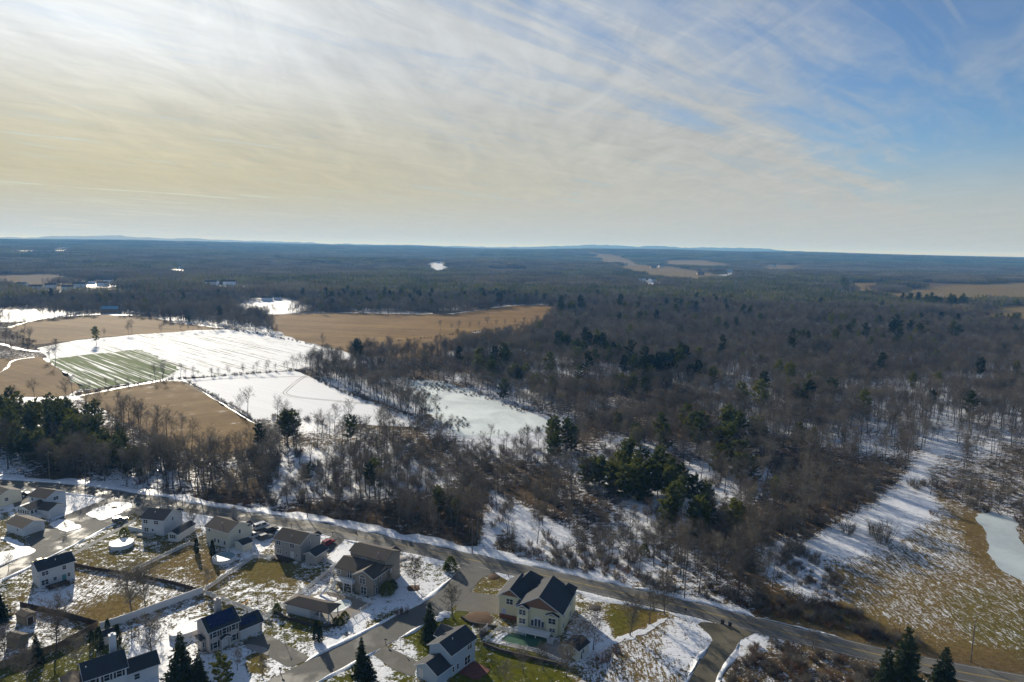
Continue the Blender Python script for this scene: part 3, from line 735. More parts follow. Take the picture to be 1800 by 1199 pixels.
bank(seg(street_b, (812, 1018), (548, 1175)), -1, 4.0, 1.4)
bank(seg(street_b, (740, 1082), (690, 1110)), 1, 4.0, 1.3)
bank(seg(street_b, (650, 1130), (470, 1220)), 1, 4.0, 1.2)
bank(seg(lane, (1262, 1140), (1220, 1215)), -1, 2.7, 0.8, 0.18, 0.5)
bank(seg(lane, (1285, 1120), (1220, 1215)), 1, 2.7, 0.8, 0.18, 0.5)

# ------------------------------------------------------------------ trees
class TB:
    """fast mesh collector for trees"""
    def __init__(s): s.v = []; s.f = []
    def seg(s, p0, p1, r0, r1, n=4):
        d = p1 - p0; L = np.linalg.norm(d)
        if L < 1e-6: return
        d = d / L
        a = np.cross(d, (0.3, 0.5, 0.81)); a /= np.linalg.norm(a); b = np.cross(d, a)
        k = len(s.v)
        for p, r in ((p0, r0), (p1, r1)):
            for i in range(n):
                t = 6.28318 * i / n
                s.v.append(tuple(p + a * (r * math.cos(t)) + b * (r * math.sin(t))))
        for i in range(n): s.f.append((k + i, k + (i + 1) % n, k + n + (i + 1) % n, k + n + i))
    def spike(s, p0, p1, w, side):
        k = len(s.v)
        s.v += [tuple(p0 - side * w * .5), tuple(p0 + side * w * .5), tuple(p1)]
        s.f.append((k, k + 1, k + 2))
    def mesh(s, name, mat):
        me = bpy.data.meshes.new(name); me.from_pydata(s.v, [], s.f); me.materials.append(mat); me.update(); return me
def rdir(rg, up=0.0):
    v = rg.normal(size=3); v[2] += up; return v / np.linalg.norm(v)

def bare_tree(seed, h=15.0, spread=3.8, clear=0.4, n_limb=11, twigs=760, lean=0.03, tw=0.062):
    """leafless broadleaf tree: trunk and limbs in one mesh, branches and twigs in the other"""
    rg = np.random.default_rng(seed)
    T, C = TB(), TB()
    tr = h * 0.0135 + 0.03
    p = np.zeros(3); d = np.array([rg.normal() * lean, rg.normal() * lean, 1.0]); d /= np.linalg.norm(d)
    pts = [p]
    nseg = 7
    for i in range(nseg):
        d = d + np.array([rg.normal() * .05, rg.normal() * .05, .04]); d /= np.linalg.norm(d)
        p = p + d * (h * 0.86 / nseg); pts.append(p)
    rad = [tr * (1 - 0.88 * (i / nseg) ** 0.8) for i in range(nseg + 1)]
    rad[0] *= 1.25
    pts[0] = pts[0] + np.array([0, 0, -0.4])
    for i in range(nseg): T.seg(pts[i], pts[i + 1], rad[i], rad[i + 1], 6)
    branches = []
    for k in range(n_limb):
        f = clear + (1 - clear) * ((k + rg.random()) / n_limb) ** 0.9
        f = min(f, 0.985)
        i = min(nseg - 1, int(f * nseg)); u = f * nseg - i
        b = pts[i] * (1 - u) + pts[i + 1] * u
        az = k * 2.4 + rg.normal() * .5
        el = math.radians(rg.uniform(18, 42) + 20 * f)
        L = spread * (1.25 - 0.75 * abs(f - 0.45) ** 1.2) * rg.uniform(.8, 1.2) * (1.0 if f < .8 else .8)
        dd = np.array([math.cos(az) * math.cos(el), math.sin(az) * math.cos(el), math.sin(el)])
        r = rad[i] * 0.55
        q = b
        for sgi in range(3):
            q2 = q + dd * (L / 3)
            T.seg(q, q2, r, r * .6, 4); r *= .6
            branches.append((q, q2, r, sgi))
            dd = dd + np.array([rg.normal() * .16, rg.normal() * .16, .14]); dd /= np.linalg.norm(dd)
            q = q2
    branches.append((pts[-2], pts[-1] + np.array([0, 0, h * .06]), rad[-1], 2))
    subs = []
    for (a, b, r, sgi) in branches:
        for k in range(4):
            u = rg.random(); p0 = a * (1 - u) + b * u
            dd = (b - a) / np.linalg.norm(b - a) * 0.7 + rdir(rg, .22) * 1.0; dd /= np.linalg.norm(dd)
            L = rg.uniform(.10, .19) * h * (.85 if sgi else 1)
            L = min(L, 2.9)
            p1 = p0 + dd * L
            C.seg(p0, p1, max(.028, r * .5), .012, 3)
            subs.append((p0, p1))
    for k in range(twigs):
        a, b = subs[rg.integers(len(subs))]
        u = rg.random() ** .7; p0 = a * (1 - u) + b * u
        dd = (b - a) / np.linalg.norm(b - a) * .55 + rdir(rg, .12); dd /= np.linalg.norm(dd)
        L = rg.uniform(.7, 1.7) * (h / 15) ** .5
        C.spike(p0, p0 + dd * L, tw * rg.uniform(.7, 1.3), rdir(rg))
    return T, C

def shrub(seed, h=2.6, w=2.2, stems=20, twigs=560, tw=0.055):
    rg = np.random.default_rng(seed); T, C = TB(), TB(); subs = []
    for k in range(stems):
        a = rg.random() * 6.28; rr = rg.random() ** .5 * w * .35
        p0 = np.array([rr * math.cos(a), rr * math.sin(a), -.15])
        p1 = np.array([p0[0] * 2.2 + rg.normal() * .3, p0[1] * 2.2 + rg.normal() * .3, h * rg.uniform(.55, .9)])
        T.seg(p0, p1, .035, .012, 3); subs.append((p0, p1))
    for k in range(twigs):
        a, b = subs[rg.integers(len(subs))]; u = rg.uniform(.15, 1); p0 = a * (1 - u) + b * u
        dd = rdir(rg, .5); C.spike(p0, p0 + dd * rg.uniform(.5, 1.2) * h / 2.6, tw, rdir(rg))
    return T, C

def pine(seed, h=17.0, w=3.6, clear=.25, tufts=430, dense=8):
    """white pine: irregular whorls of upswept boughs carrying needle tufts"""
    rg = np.random.default_rng(seed); T, C = TB(), TB()
    tr = h * .014 + .04
    top = np.array([rg.normal() * .4, rg.normal() * .4, h])
    base = np.array([0, 0, -.4])
    for i in range(6):
        a, b = base + (top - base) * i / 6, base + (top - base) * (i + 1) / 6
        T.seg(a, b, tr * (1 - i / 6.3), tr * (1 - (i + 1) / 6.3), 6)
    boughs = []
    nb = 34
    for k in range(nb):
        f = clear + (1 - clear) * (k + rg.random()) / nb
        prof = math.sin(min(1, (1 - f) / (1 - clear) * 1.05 + .06) ** .75 * 2.2) if f > clear else 0
        L = w * max(.16, prof) * rg.uniform(.65, 1.2)
        az = k * 2.399 + rg.normal() * .4; el = math.radians(rg.uniform(-2, 22) + 32 * f)
        b = base + (top - base) * f
        dd = np.array([math.cos(az) * math.cos(el), math.sin(az) * math.cos(el), math.sin(el)])
        e = b + dd * L + np.array([0, 0, .08 * L])
        T.seg(b, e, .07 * (1.1 - f) + .02, .015, 3); boughs.append((b, e, L))
    wts = np.array([x[2] for x in boughs]) ** 1.6; wts /= wts.sum()
    for k in range(tufts):
        a, b, L = boughs[rg.choice(len(boughs), p=wts)]
        u = rg.uniform(.3, 1.05); p0 = a + (b - a) * u + rg.normal(size=3) * (.16, .16, .10) * (L * .55)
        s = rg.uniform(.55, .95) * (h / 17) ** .5
        for j in range(dense):
            dd = rdir(rg, .35); dd[2] *= .75
            C.spike(p0 + rg.normal(size=3) * .16, p0 + dd * s, s * .52, rdir(rg))
    return T, C

def spruce(seed, h=12.0, w=2.8, layers=24, per=16, droop=.22, clear=.03, fill=13):
    """dense conical evergreen"""
    rg = np.random.default_rng(seed); T, C = TB(), TB()
    T.seg(np.array([0, 0, -.4]), np.array([0, 0, h * .95]), h * .016 + .04, .02, 6)
    for l in range(layers):
        f = clear + (1 - clear) * (l + rg.random() * .6) / layers
        R = w * (1 - f) ** .85 * rg.uniform(.86, 1.1) + .12
        m = max(5, int(per * (1 - f * .6)))
        for k in range(m):
            az = 6.283 * (k + rg.random() * .7) / m
            L = R * rg.uniform(.55, 1.28); z = h * f + rg.normal() * .12
            a = np.array([0, 0, z]); e = np.array([math.cos(az) * L, math.sin(az) * L, z - droop * L * rg.uniform(.5, 1.3) + .1])
            for j in range(fill):
                u = rg.uniform(.25, 1.0); p0 = a + (e - a) * u
                dd = (e - a) / max(.1, np.linalg.norm(e - a)) * .7 + rdir(rg) * .8; dd /= np.linalg.norm(dd)
                s = .28 * R * rg.uniform(.7, 1.3) + .16
                C.spike(p0, p0 + dd * s, s * .8, rdir(rg))
    return T, C
def column_bush(seed, h=4.0, w=.75, n=900):
    """arborvitae: dense narrow column"""
    rg = np.random.default_rng(seed); T, C = TB(), TB()
    T.seg(np.array([0, 0, -.2]), np.array([0, 0, h * .9]), .07, .02, 5)
    for k in range(n):
        f = rg.random() ** 1.1; R = w * (min(1, (f + .12) * 4) * (1 - f) ** .55 + .03)
        a = rg.random() * 6.283; r = R * rg.random() ** .35
        p0 = np.array([r * math.cos(a), r * math.sin(a), f * h + .05])
        dd = np.array([math.cos(a) * .6, math.sin(a) * .6, .9]) + rg.normal(size=3) * .3; dd /= np.linalg.norm(dd)
        s = rg.uniform(.22, .42); C.spike(p0, p0 + dd * s, s * .6, rdir(rg))
    return T, C

def proto(gen, tm, cm, nm):
    T, C = gen
    return (T.mesh(nm + "_trunk", tm), C.mesh(nm + "_crown", cm))
P_BARE = [proto(bare_tree(10, 14, 4.4, .42), M_BARK, M_TWIG, "bare"), proto(bare_tree(11, 15.5, 5.0, .45, 12, 860), M_BARK, M_TWIG, "bare"),
          proto(bare_tree(12, 12.5, 4.2, .34, 11, 740), M_BARK, M_TWIG, "bare"), proto(bare_tree(13, 15, 3.8, .52, 9, 620), M_BARK, M_TWIG, "bare"),
          proto(bare_tree(14, 13, 4.8, .30, 13, 860), M_BARK, M_TWIG, "bare"), proto(bare_tree(15, 16.5, 4.5, .5, 11, 780), M_BARK, M_TWIG, "bare")]
P_OPEN = [proto(bare_tree(20, 9, 4.0, .18, 18, 1900, .05, .07), M_BARK, M_TWIG, "open"), proto(bare_tree(21, 11, 4.6, .2, 19, 2100, .05, .07), M_BARK, M_TWIG, "open"),
          proto(bare_tree(22, 8, 2.4, .22, 13, 900, .04, .055), M_BARK, M_TWIG, "open")]
P_SHRUB = [proto(shrub(30), M_BARK, M_TWIG, "shrub"), proto(shrub(31, 3.4, 2.6, 24, 700), M_BARK, M_TWIG, "shrub"), proto(shrub(32, 2.0, 2.4), M_TWIG_RED, M_TWIG_RED, "shrub")]
P_PINE = [proto(pine(40), M_BARK, M_PINE, "pine"), proto(pine(41, 19, 4.0, .3, 480), M_BARK, M_PINE, "pine"), proto(pine(42, 13, 4.3, .06, 640), M_BARK, M_PINE, "pine"),
          proto(pine(43, 21, 3.8, .42, 380), M_BARK, M_SPRUCE, "pine")]
P_SPRUCE = [proto(spruce(50), M_BARK, M_SPRUCE, "spruce"), proto(spruce(51, 9, 2.6, 20, 14), M_BARK, M_SPRUCE, "spruce")]
P_COL = [proto(column_bush(60), M_BARK, M_SPRUCE, "arborvitae"), proto(column_bush(61, 4.6, .85), M_BARK, M_SPRUCE, "arborvitae")]
P_ROUND = [proto(column_bush(62, 2.2, 1.5, 800), M_BARK, M_PINE, "round")]

def plant(kind, protos, x, y, s, label, cat, group=None, idx=None, rz=None, sz=1.0):
    tm, cm = protos[RNG.integers(len(protos)) if idx is None else idx]
    o = empty(kind, (x, y, 0), RNG.random() * 6.28 if rz is None else rz)
    o.scale = (s, s, s * sz)
    link("trunk", tm, o); link("crown", cm, o)
    return tag(o, label, cat, group)

def instancer(name, pts, rot, scl, idx, meshes, label=None):
    """one 'stuff' object: instances of a few meshes on points (geometry nodes)"""
    coll = bpy.data.collections.new(name + "_kinds")
    for i, ms in enumerate(meshes):
        o = bpy.data.objects.new("%s_kind_%02d" % (name, i), ms); coll.objects.link(o)
    me = bpy.data.meshes.new(name)
    me.vertices.add(len(pts)); me.vertices.foreach_set('co', np.asarray(pts, np.float32).ravel())
    for nm, typ, arr in (('rz', 'FLOAT', rot), ('sc', 'FLOAT', scl)):
        me.attributes.new(nm, typ, 'POINT').data.foreach_set('value', np.asarray(arr, np.float32))
    me.attributes.new('ix', 'INT', 'POINT').data.foreach_set('value', np.asarray(idx, np.int32))
    me.update()
    ng = bpy.data.node_groups.new(name + "_scatter", 'GeometryNodeTree')
    ng.interface.new_socket("Geometry", in_out='INPUT', socket_type='NodeSocketGeometry')
    ng.interface.new_socket("Geometry", in_out='OUTPUT', socket_type='NodeSocketGeometry')
    t = NT(ng)
    gi = t.new('NodeGroupInput'); go = t.new('NodeGroupOutput')
    ci = t.new('GeometryNodeCollectionInfo', {'Collection': coll, 'Separate Children': True, 'Reset Children': True}, transform_space='ORIGINAL')
    def attr(nm, typ): return t.new('GeometryNodeInputNamedAttribute', {'Name': nm}, data_type=typ).outputs[0]
    rot_ = t.new('ShaderNodeCombineXYZ', {2: attr('rz', 'FLOAT')}).outputs[0]
    ip = t.new('GeometryNodeInstanceOnPoints', {'Points': gi.outputs[0], 'Instance': ci.outputs[0], 'Pick Instance': True, 'Instance Index': attr('ix', 'INT'), 'Rotation': rot_})
    t.l.new(attr('sc', 'FLOAT'), ip.inputs['Scale'])
    t.l.new(ip.outputs[0], go.inputs[0])
    o = link(name, me)
    md = o.modifiers.new("scatter", 'NODES'); md.node_group = ng
    tag(o, label, None, None, "stuff")
    return o
def joined(pr, nm):
    """trunk and crown in one mesh for the scattered copies"""
    a, b = pr
    me = bpy.data.meshes.new(nm)
    va = [v.co[:] for v in a.vertices]; vb = [v.co[:] for v in b.vertices]
    fa = [tuple(p.vertices) for p in a.polygons]; fb = [tuple(i + len(va) for i in p.vertices) for p in b.polygons]
    me.from_pydata(va + vb, [], fa + fb)
    me.materials.append(a.materials[0]); me.materials.append(b.materials[0])
    me.polygons.foreach_set('material_index', [0] * len(fa) + [1] * len(fb)); me.update()
    return me

# ---- where the woods stand (photo pixels of the tree feet -> density)
DENS = [
    (FIELD_TAN_FAR, 0), (FIELD_SNOWROWS, 0), (FIELD_GREEN, 0), (FIELD_TAN_LEFT, 0), (FIELD_TAN_RIGHT, 0), (FIELD_TAN_NEAR, 0), (FIELD_SNOW, 0), (POND, 0), (POND_R, 0),
    ([(-80, 590), (60, 560), (50, 600), (90, 625), (60, 632), (-80, 640)], 0.03),
    ([(48, 590), (130, 597), (85, 633), (62, 613)], 0.0),
    ([(130, 690), (300, 664), (330, 664), (520, 648), (560, 636), (590, 612), (620, 630), (600, 650), (540, 660), (530, 655), (330, 671), (300, 672)], 0.06),
    ([(455, 583), (472, 553), (475, 578), (520, 597), (590, 613), (620, 628), (585, 616), (520, 600)], 0.12),
    ([(420, 720), (470, 745), (560, 738), (700, 752), (745, 742), (760, 752), (700, 775), (560, 792), (455, 775)], 0.35),
    ([(455, 740), (530, 736), (590, 742), (590, 765), (520, 772), (450, 770)], 0.10),
    ([(210, 737), (290, 782), (350, 797), (430, 792), (440, 830), (330, 835), (240, 790)], 0.50),
    ([(480, 855), (500, 800), (540, 778), (610, 792), (600, 830), (550, 858), (500, 880)], 0.10),
    ([(700, 660), (770, 668), (860, 696), (960, 733), (1003, 749), (960, 757), (1000, 770), (840, 775), (720, 745), (640, 700), (600, 655)], 0.55),
    (POND, 0.0), ([(785, 768), (900, 765), (1005, 750), (1040, 770), (900, 792), (800, 795)], 0.22),
    ([(855, 862), (930, 895), (1010, 935), (1015, 955), (930, 960), (890, 935), (865, 975), (845, 968)], 0.08),
    ([(870, 975), (930, 952), (1040, 960), (1120, 1000), (1230, 1050), (1220, 1060), (1050, 1020), (930, 990)], 0.18),
    ([(1010, 900), (1120, 960), (1160, 985), (1120, 1000), (1040, 960)], 0.55),
    ([(1330, 955), (1425, 945), (1470, 1000), (1490, 1060), (1420, 1060), (1340, 1010)], 0.06),
    ([(1340, 1040), (1430, 1055), (1490, 1060), (1560, 1105), (1700, 1140), (1900, 1160), (1900, 1200), (1560, 1136), (1330, 1085)], 0.03),
    (RIGHT_FIELD, 0), ([(1600, 800), (1670, 770), (1690, 800), (1650, 850), (1620, 870), (1580, 860)], 0.03),
    ([(1650, 850), (1690, 800), (1900, 800), (1900, 920), (1790, 905), (1740, 890), (1660, 880)], 0.30),
    ([(1150, 700), (1200, 695), (1215, 715), (1160, 725)], 0.05), ([(1060, 715), (1110, 705), (1140, 725), (1080, 735)], 0.25),
    ([(1200, 855), (1290, 850), (1330, 890), (1290, 905)], 0.35),
    ([(1005, 800), (1090, 790), (1250, 830), (1270, 890), (1190, 925), (1040, 905)], 0.15),
    ([(-60, 690), (150, 700), (200, 730), (240, 790), (260, 835), (-60, 830)], 0.08),
] + [(f, 0) for f in FAR_FIELDS + FAR_CLEAR]
def density(X, Y):
    x, y = PROJ(X, Y)
    x = x + (vnoise(X / 6, Y / 6, 51) - .5) * 10; y = y + (vnoise(X / 6, Y / 6, 52) - .5) * 4
    d = 0.42 + 0.95 * sstep(.15, .6, vnoise(X / 26, Y / 26, 53))
    for poly, val in DENS: d[inpoly(x, y, poly)] = val
    return d, x, y
road_np = road_c
def above_road(X, Y, m):
    i = np.searchsorted(road_np[:, 0], X).clip(0, len(road_np) - 1)
    return Y > road_np[i, 1] + m
def scatter_grid(step, r0, r1, half=44.0):
    xs = np.arange(-r1, r1, step); ys = np.arange(120, r1, step)
    X, Y = np.meshgrid(xs, ys); X = X.ravel(); Y = Y.ravel()
    X = X + RNG.uniform(-.48, .48, len(X)) * step; Y = Y + RNG.uniform(-.48, .48, len(X)) * step
    r = np.hypot(X, Y); k = (r > r0) & (r < r1) & (np.abs(np.degrees(np.arctan2(X, Y))) < half)
    return X[k], Y[k]

R_MID = 1250.0
X, Y = scatter_grid(5.0, 100, R_MID)
d, tx, ty = density(X, Y)
k = (RNG.random(len(X)) < d * 0.82) & above_road(X, Y, 10.5)
BX, BY = X[k], Y[k]
# tree rows and hedgerows (photo pixels): (line, spacing m, scatter m, share of the full size)
ROWS = [([(120, 695), (215, 678), (300, 666), (420, 658), (520, 650)], 7.5, 1.5, .42), ([(290, 664), (330, 664), (500, 652), (545, 640)], 10, 2.0, .60), ([(535, 645), (560, 655), (640, 690), (740, 735)], 3.0, 5.0, .95),
        ([(540, 640), (590, 640), (650, 648), (720, 662)], 3.2, 9.0, .95), ([(775, 582), (830, 579), (880, 576), (950, 572)], 12, 3.0, .8), ([(380, 578), (430, 580), (470, 585)], 5.0, 6.0, 1.0),
        ([(440, 560), (470, 575), (475, 588)], 5.0, 4.0, 1.0), ([(760, 668), (860, 692), (960, 728)], 4.5, 6.0, .6), ([(200, 730), (250, 752), (310, 782)], 6.0, 3.0, .85),
        ([(590, 752), (680, 755), (745, 750), (800, 765), (900, 768), (1000, 755)], 4.5, 3.0, .34)]
RX, RY, RS = [], [], []
for line, sp, sc_, sz in ROWS:
    l = resample(GP(line), sp)
    for q in l:
        RX.append(q[0] + RNG.normal() * sc_ * .6); RY.append(q[1] + RNG.normal() * sc_ * .6); RS.append(sz * RNG.uniform(.75, 1.15))
BS = np.concatenate([RNG.uniform(.52, 1.10, len(BX)) * (0.78 + .42 * vnoise(BX / 45, BY / 45, 61)), RS])
BX = np.concatenate([BX, RX]); BY = np.concatenate([BY, RY])
_x, _y = PROJ(BX, BY)
BS = BS * np.where((_x > 700) & (_x < 1010) & (_y > 745) & (_y < 850), .6, 1.0) * np.where((_x > 1000) & (_x < 1300) & (_y > 880) & (_y < 990), .72, 1.0)
BI = RNG.integers(0, len(P_BARE), len(BX)); BR = RNG.random(len(BX)) * 6.283
order = np.argsort(np.hypot(BX, BY))
def wood_label(x, y):
    p = PROJ(x, y); u, v = float(p[0]), float(p[1])
    if v > 960 and u > 1100: return "bare tree on the snowy bank above the road near the lane mouth", "bare trees above the lane mouth"
    if u < 330: return "bare tree in the roadside wood beside the tall dark pines", "bare trees by the dark pines"
    if u < 700: return "bare tree in the roadside wood below the snow-covered farm field", "bare trees below the snow field"
    if u < 960: return "bare tree in the roadside wood below the frozen pond", "bare trees below the frozen pond"
    if u < 1330: return "bare tree among the olive pines across the road from the yellow house", "bare trees among the olive pines"
    return "bare tree in the wood edging the snowy clearing and small pond", "bare trees by the snowy clearing"
N_IND = 290
SIZEW = ("tall ", "", "short ")
FORMW = ("", "broad-crowned ", "low-branched ", "narrow high-crowned ", "bushy ", "long-trunked ")
for i in order[:N_IND]:
    lb, gp = wood_label(BX[i], BY[i])
    lb = SIZEW[0 if BS[i] > .95 else (2 if BS[i] < .72 else 1)] + FORMW[BI[i]] + lb
    plant("bare_tree", P_BARE, BX[i], BY[i], BS[i], lb, "tree", gp, BI[i], BR[i])
rest = order[N_IND:]
J_BARE = [joined(p, "wood_kind") for p in P_BARE]
instancer("bare_woodland", np.column_stack([BX[rest], BY[rest], np.zeros(len(rest))]), BR[rest], BS[rest], BI[rest], J_BARE, "mass of leafless grey-brown woods stretching behind the roadside trees")

# ---- evergreens: clumps at photo pixels (x, y of the feet, spread px, number, size)
CLUMPS = [  # dark pine wood on the left
    (20, 760, 45, 26, 8, 1.0, 0), (90, 765, 40, 24, 8, 1.0, 0), (150, 780, 30, 22, 6, .95, 0), (40, 800, 40, 22, 8, .85, 0), (110, 815, 35, 16, 7, .7, 0), (195, 818, 30, 14, 7, .75, 0), (240, 830, 25, 10, 5, .65, 0), (170, 800, 15, 15, 4, .7, 0),
    (-30, 790, 30, 30, 6, 1, 0), (215, 790, 14, 10, 3, .6, 0), (285, 815, 25, 10, 4, .55, 0),
    (500, 785, 10, 5, 2, .95, 1), (515, 789, 5, 3, 1, .85, 1), (612, 788, 5, 3, 1, 1.0, 1), (455, 800, 8, 6, 2, .7, 0), (445, 830, 8, 6, 1, .6, 0),
    (775, 910, 18, 12, 4, .55, 2), (790, 920, 12, 8, 3, .45, 2), (655, 880, 8, 6, 2, .75, 0), (545, 845, 10, 6, 2, .45, 2),
    (985, 800, 22, 14, 5, .75, 2), (975, 780, 10, 8, 2, .7, 2),
    # olive pines in the middle
    (1045, 850, 22, 12, 5, .78, 2), (1090, 865, 30, 16, 7, .78, 2), (1140, 872, 35, 18, 9, .82, 2), (1190, 885, 30, 16, 7, .72, 2), (1110, 835, 30, 12, 5, .75, 2), (1165, 845, 25, 10, 4, .6, 2), (1230, 895, 15, 10, 3, .6, 2),
    (1175, 925, 18, 12, 3, .75, 2), (1240, 935, 25, 12, 4, .78, 2), (1215, 945, 18, 8, 3, .7, 2), (1290, 940, 16, 9, 2, .65, 2), (1325, 895, 8, 5, 1, .55, 2), (1365, 885, 8, 5, 1, .5, 2),
    (1115, 780, 12, 8, 3, .7, 2), (1160, 785, 12, 8, 3, .75, 2), (1220, 775, 20, 10, 4, .9, 2), (1250, 800, 28, 14, 5, .8, 2), (1300, 780, 28, 12, 6, .85, 2), (1290, 815, 28, 12, 5, .75, 2), (1340, 790, 20, 10, 3, .7, 2),
    (1280, 830, 20, 12, 3, .75, 2), (1310, 845, 15, 10, 2, .7, 2), (1420, 790, 14, 8, 3, .55, 2), (1405, 785, 10, 8, 2, .5, 2), (1200, 760, 12, 6, 2, .8, 2), (1080, 760, 8, 6, 1, .6, 2),
    (1336, 735, 5, 3, 1, 1.35, 1), (1393, 722, 6, 3, 1, .8, 0), (1420, 727, 9, 5, 2, .85, 0), (1450, 720, 5, 3, 1, .7, 0),
    # middle distance
    (1110, 668, 25, 10, 7, 1.0, 0), (1140, 680, 30, 10, 8, 1.0, 0), (1100, 690, 20, 8, 5, .85, 2), (1170, 668, 25, 10, 6, .95, 0), (1195, 655, 15, 8, 4, .9, 0), (1215, 690, 12, 8, 2, .8, 0),
    (990, 625, 18, 6, 4, .95, 0), (1045, 622, 22, 7, 5, .95, 0), (1070, 640, 20, 8, 4, .9, 0), (1010, 638, 12, 6, 3, .9, 2),
    (880, 655, 12, 4, 3, .95, 0), (870, 668, 20, 6, 6, .75, 2), (905, 672, 22, 6, 6, .75, 2), (840, 655, 10, 4, 2, .8, 2), (940, 692, 8, 4, 1, .7, 2), (835, 668, 6, 4, 1, .8, 0),
    (1405, 612, 18, 6, 5, .9, 0), (1440, 620, 10, 6, 2, .9, 2), (1470, 600, 5, 3, 1, .9, 0), (1520, 607, 5, 3, 1, .9, 0), (1565, 605, 8, 3, 2, 1.15, 0), (1608, 605, 6, 3, 1, 1.0, 0), (1530, 625, 10, 4, 2, .8, 2), (1575, 622, 8, 4, 2, .8, 0), (1680, 600, 8, 3, 1, 1.0, 0), (1390, 685, 8, 5, 2, .9, 0),
    (1600, 540, 20, 3, 5, 1.1, 0), (1640, 543, 35, 4, 10, 1.1, 0), (1680, 545, 25, 4, 6, 1.1, 0), (1610, 550, 25, 3, 5, .8, 2), (1780, 570, 30, 5, 6, .9, 2), (1484, 513, 4, 2, 1, 1.6, 0),
    (985, 560, 5, 2, 1, 1.2, 0), (1005, 563, 6, 2, 2, 1.2, 0), (1022, 560, 5, 2, 1, 1.2, 0), (1092, 555, 6, 2, 1, 1.1, 0), (170, 607, 3, 1, 1, .8, 2),
]
EX, EY, ES, EI = [], [], [], []
for cx, cy, sx, sy, nn_, sz, kd in CLUMPS:
    if cx < 330 and cy > 700: nn_ = int(nn_ * 3.0); sz *= .90; kd = 3
    if kd == 2: sz *= 1.22
    if kd == 0 and cy < 760 and cx > 330: sz *= 1.15; nn_ += 1
    for q in range(nn_):
        a = RNG.random() * 6.283; rr = RNG.random() ** .5
        gx, gy = G(cx + sx * rr * math.cos(a), cy + sy * rr * math.sin(a))
        EX.append(gx); EY.append(gy); ES.append(sz * RNG.uniform(.78, 1.12)); EI.append({0: [0, 1, 3], 1: [1, 1, 0], 2: [2, 2, 0], 3: [0, 1, 2]}[kd][RNG.integers(3)])
EX, EY, ES, EI = map(np.array, (EX, EY, ES, EI))
order = np.argsort(np.hypot(EX, EY))
def pine_label(x, y):
    p = PROJ(x, y); u, v = float(p[0]), float(p[1])
    if u < 330 and v > 700: return "tall dark pine in the evergreen stand across the road from the sunroom house", "pines in the dark stand"
    if v < 640: return "dark pine rising out of the far grey woods", "pines in the far woods"
    if u < 700: return "lone tall pine at the near edge of the snow field", "pines at the snow field's edge"
    if u < 950: return "olive green pine in the bare wood between road and pond", "pines between road and pond"
    if v > 830 and u < 1350: return "olive green pine in the thick clump across from the yellow house", "pines in the thick olive clump"
    if v > 740: return "bushy green pine in the scattered group uphill of the thick pine clump", "scattered pines uphill"
    return "dark green pine standing above the bare woods beyond the pond", "pines beyond the pond"
for i in order[:298]:
    lb, gp = pine_label(EX[i], EY[i])
    lb = lb.replace("tall ", "").replace("bushy ", ""); lb = ("tall " if ES[i] > 1.0 else ("" if ES[i] > .72 else "small ")) + ("", "broad ", "bushy ", "long-trunked ")[EI[i]] + lb
    plant("pine_tree", P_PINE, EX[i], EY[i], ES[i], lb, "tree", gp, EI[i])
rest = order[298:]
# scattered pines through the mid-distance woods
X, Y = scatter_grid(17, 420, R_MID)
dn, tx, ty = density(X, Y)
band = (np.exp(-((ty - 512) / 16.0) ** 2) * ((tx > 980) & (tx < 1400)) * .55 + np.exp(-((ty - 530) / 16.0) ** 2) * ((tx > 560) & (tx < 1000)) * .45)
k = (dn > .5) & (RNG.random(len(X)) < .085 + band + .22 * (vnoise(X / 140, Y / 140, 71) > .64))
J_PINE = [joined(p, "pine_kind") for p in P_PINE]
EX2 = np.concatenate([EX[rest], X[k]]); EY2 = np.concatenate([EY[rest], Y[k]])
ES2 = np.concatenate([ES[rest], RNG.uniform(.7, 1.1, k.sum())]); EI2 = np.concatenate([EI[rest], RNG.integers(0, 4, k.sum())])
instancer("evergreen_woodland", np.column_stack([EX2, EY2, np.zeros(len(EX2))]), RNG.random(len(EX2)) * 6.28, ES2, EI2, J_PINE, "scattered dark evergreens through the far grey woods")

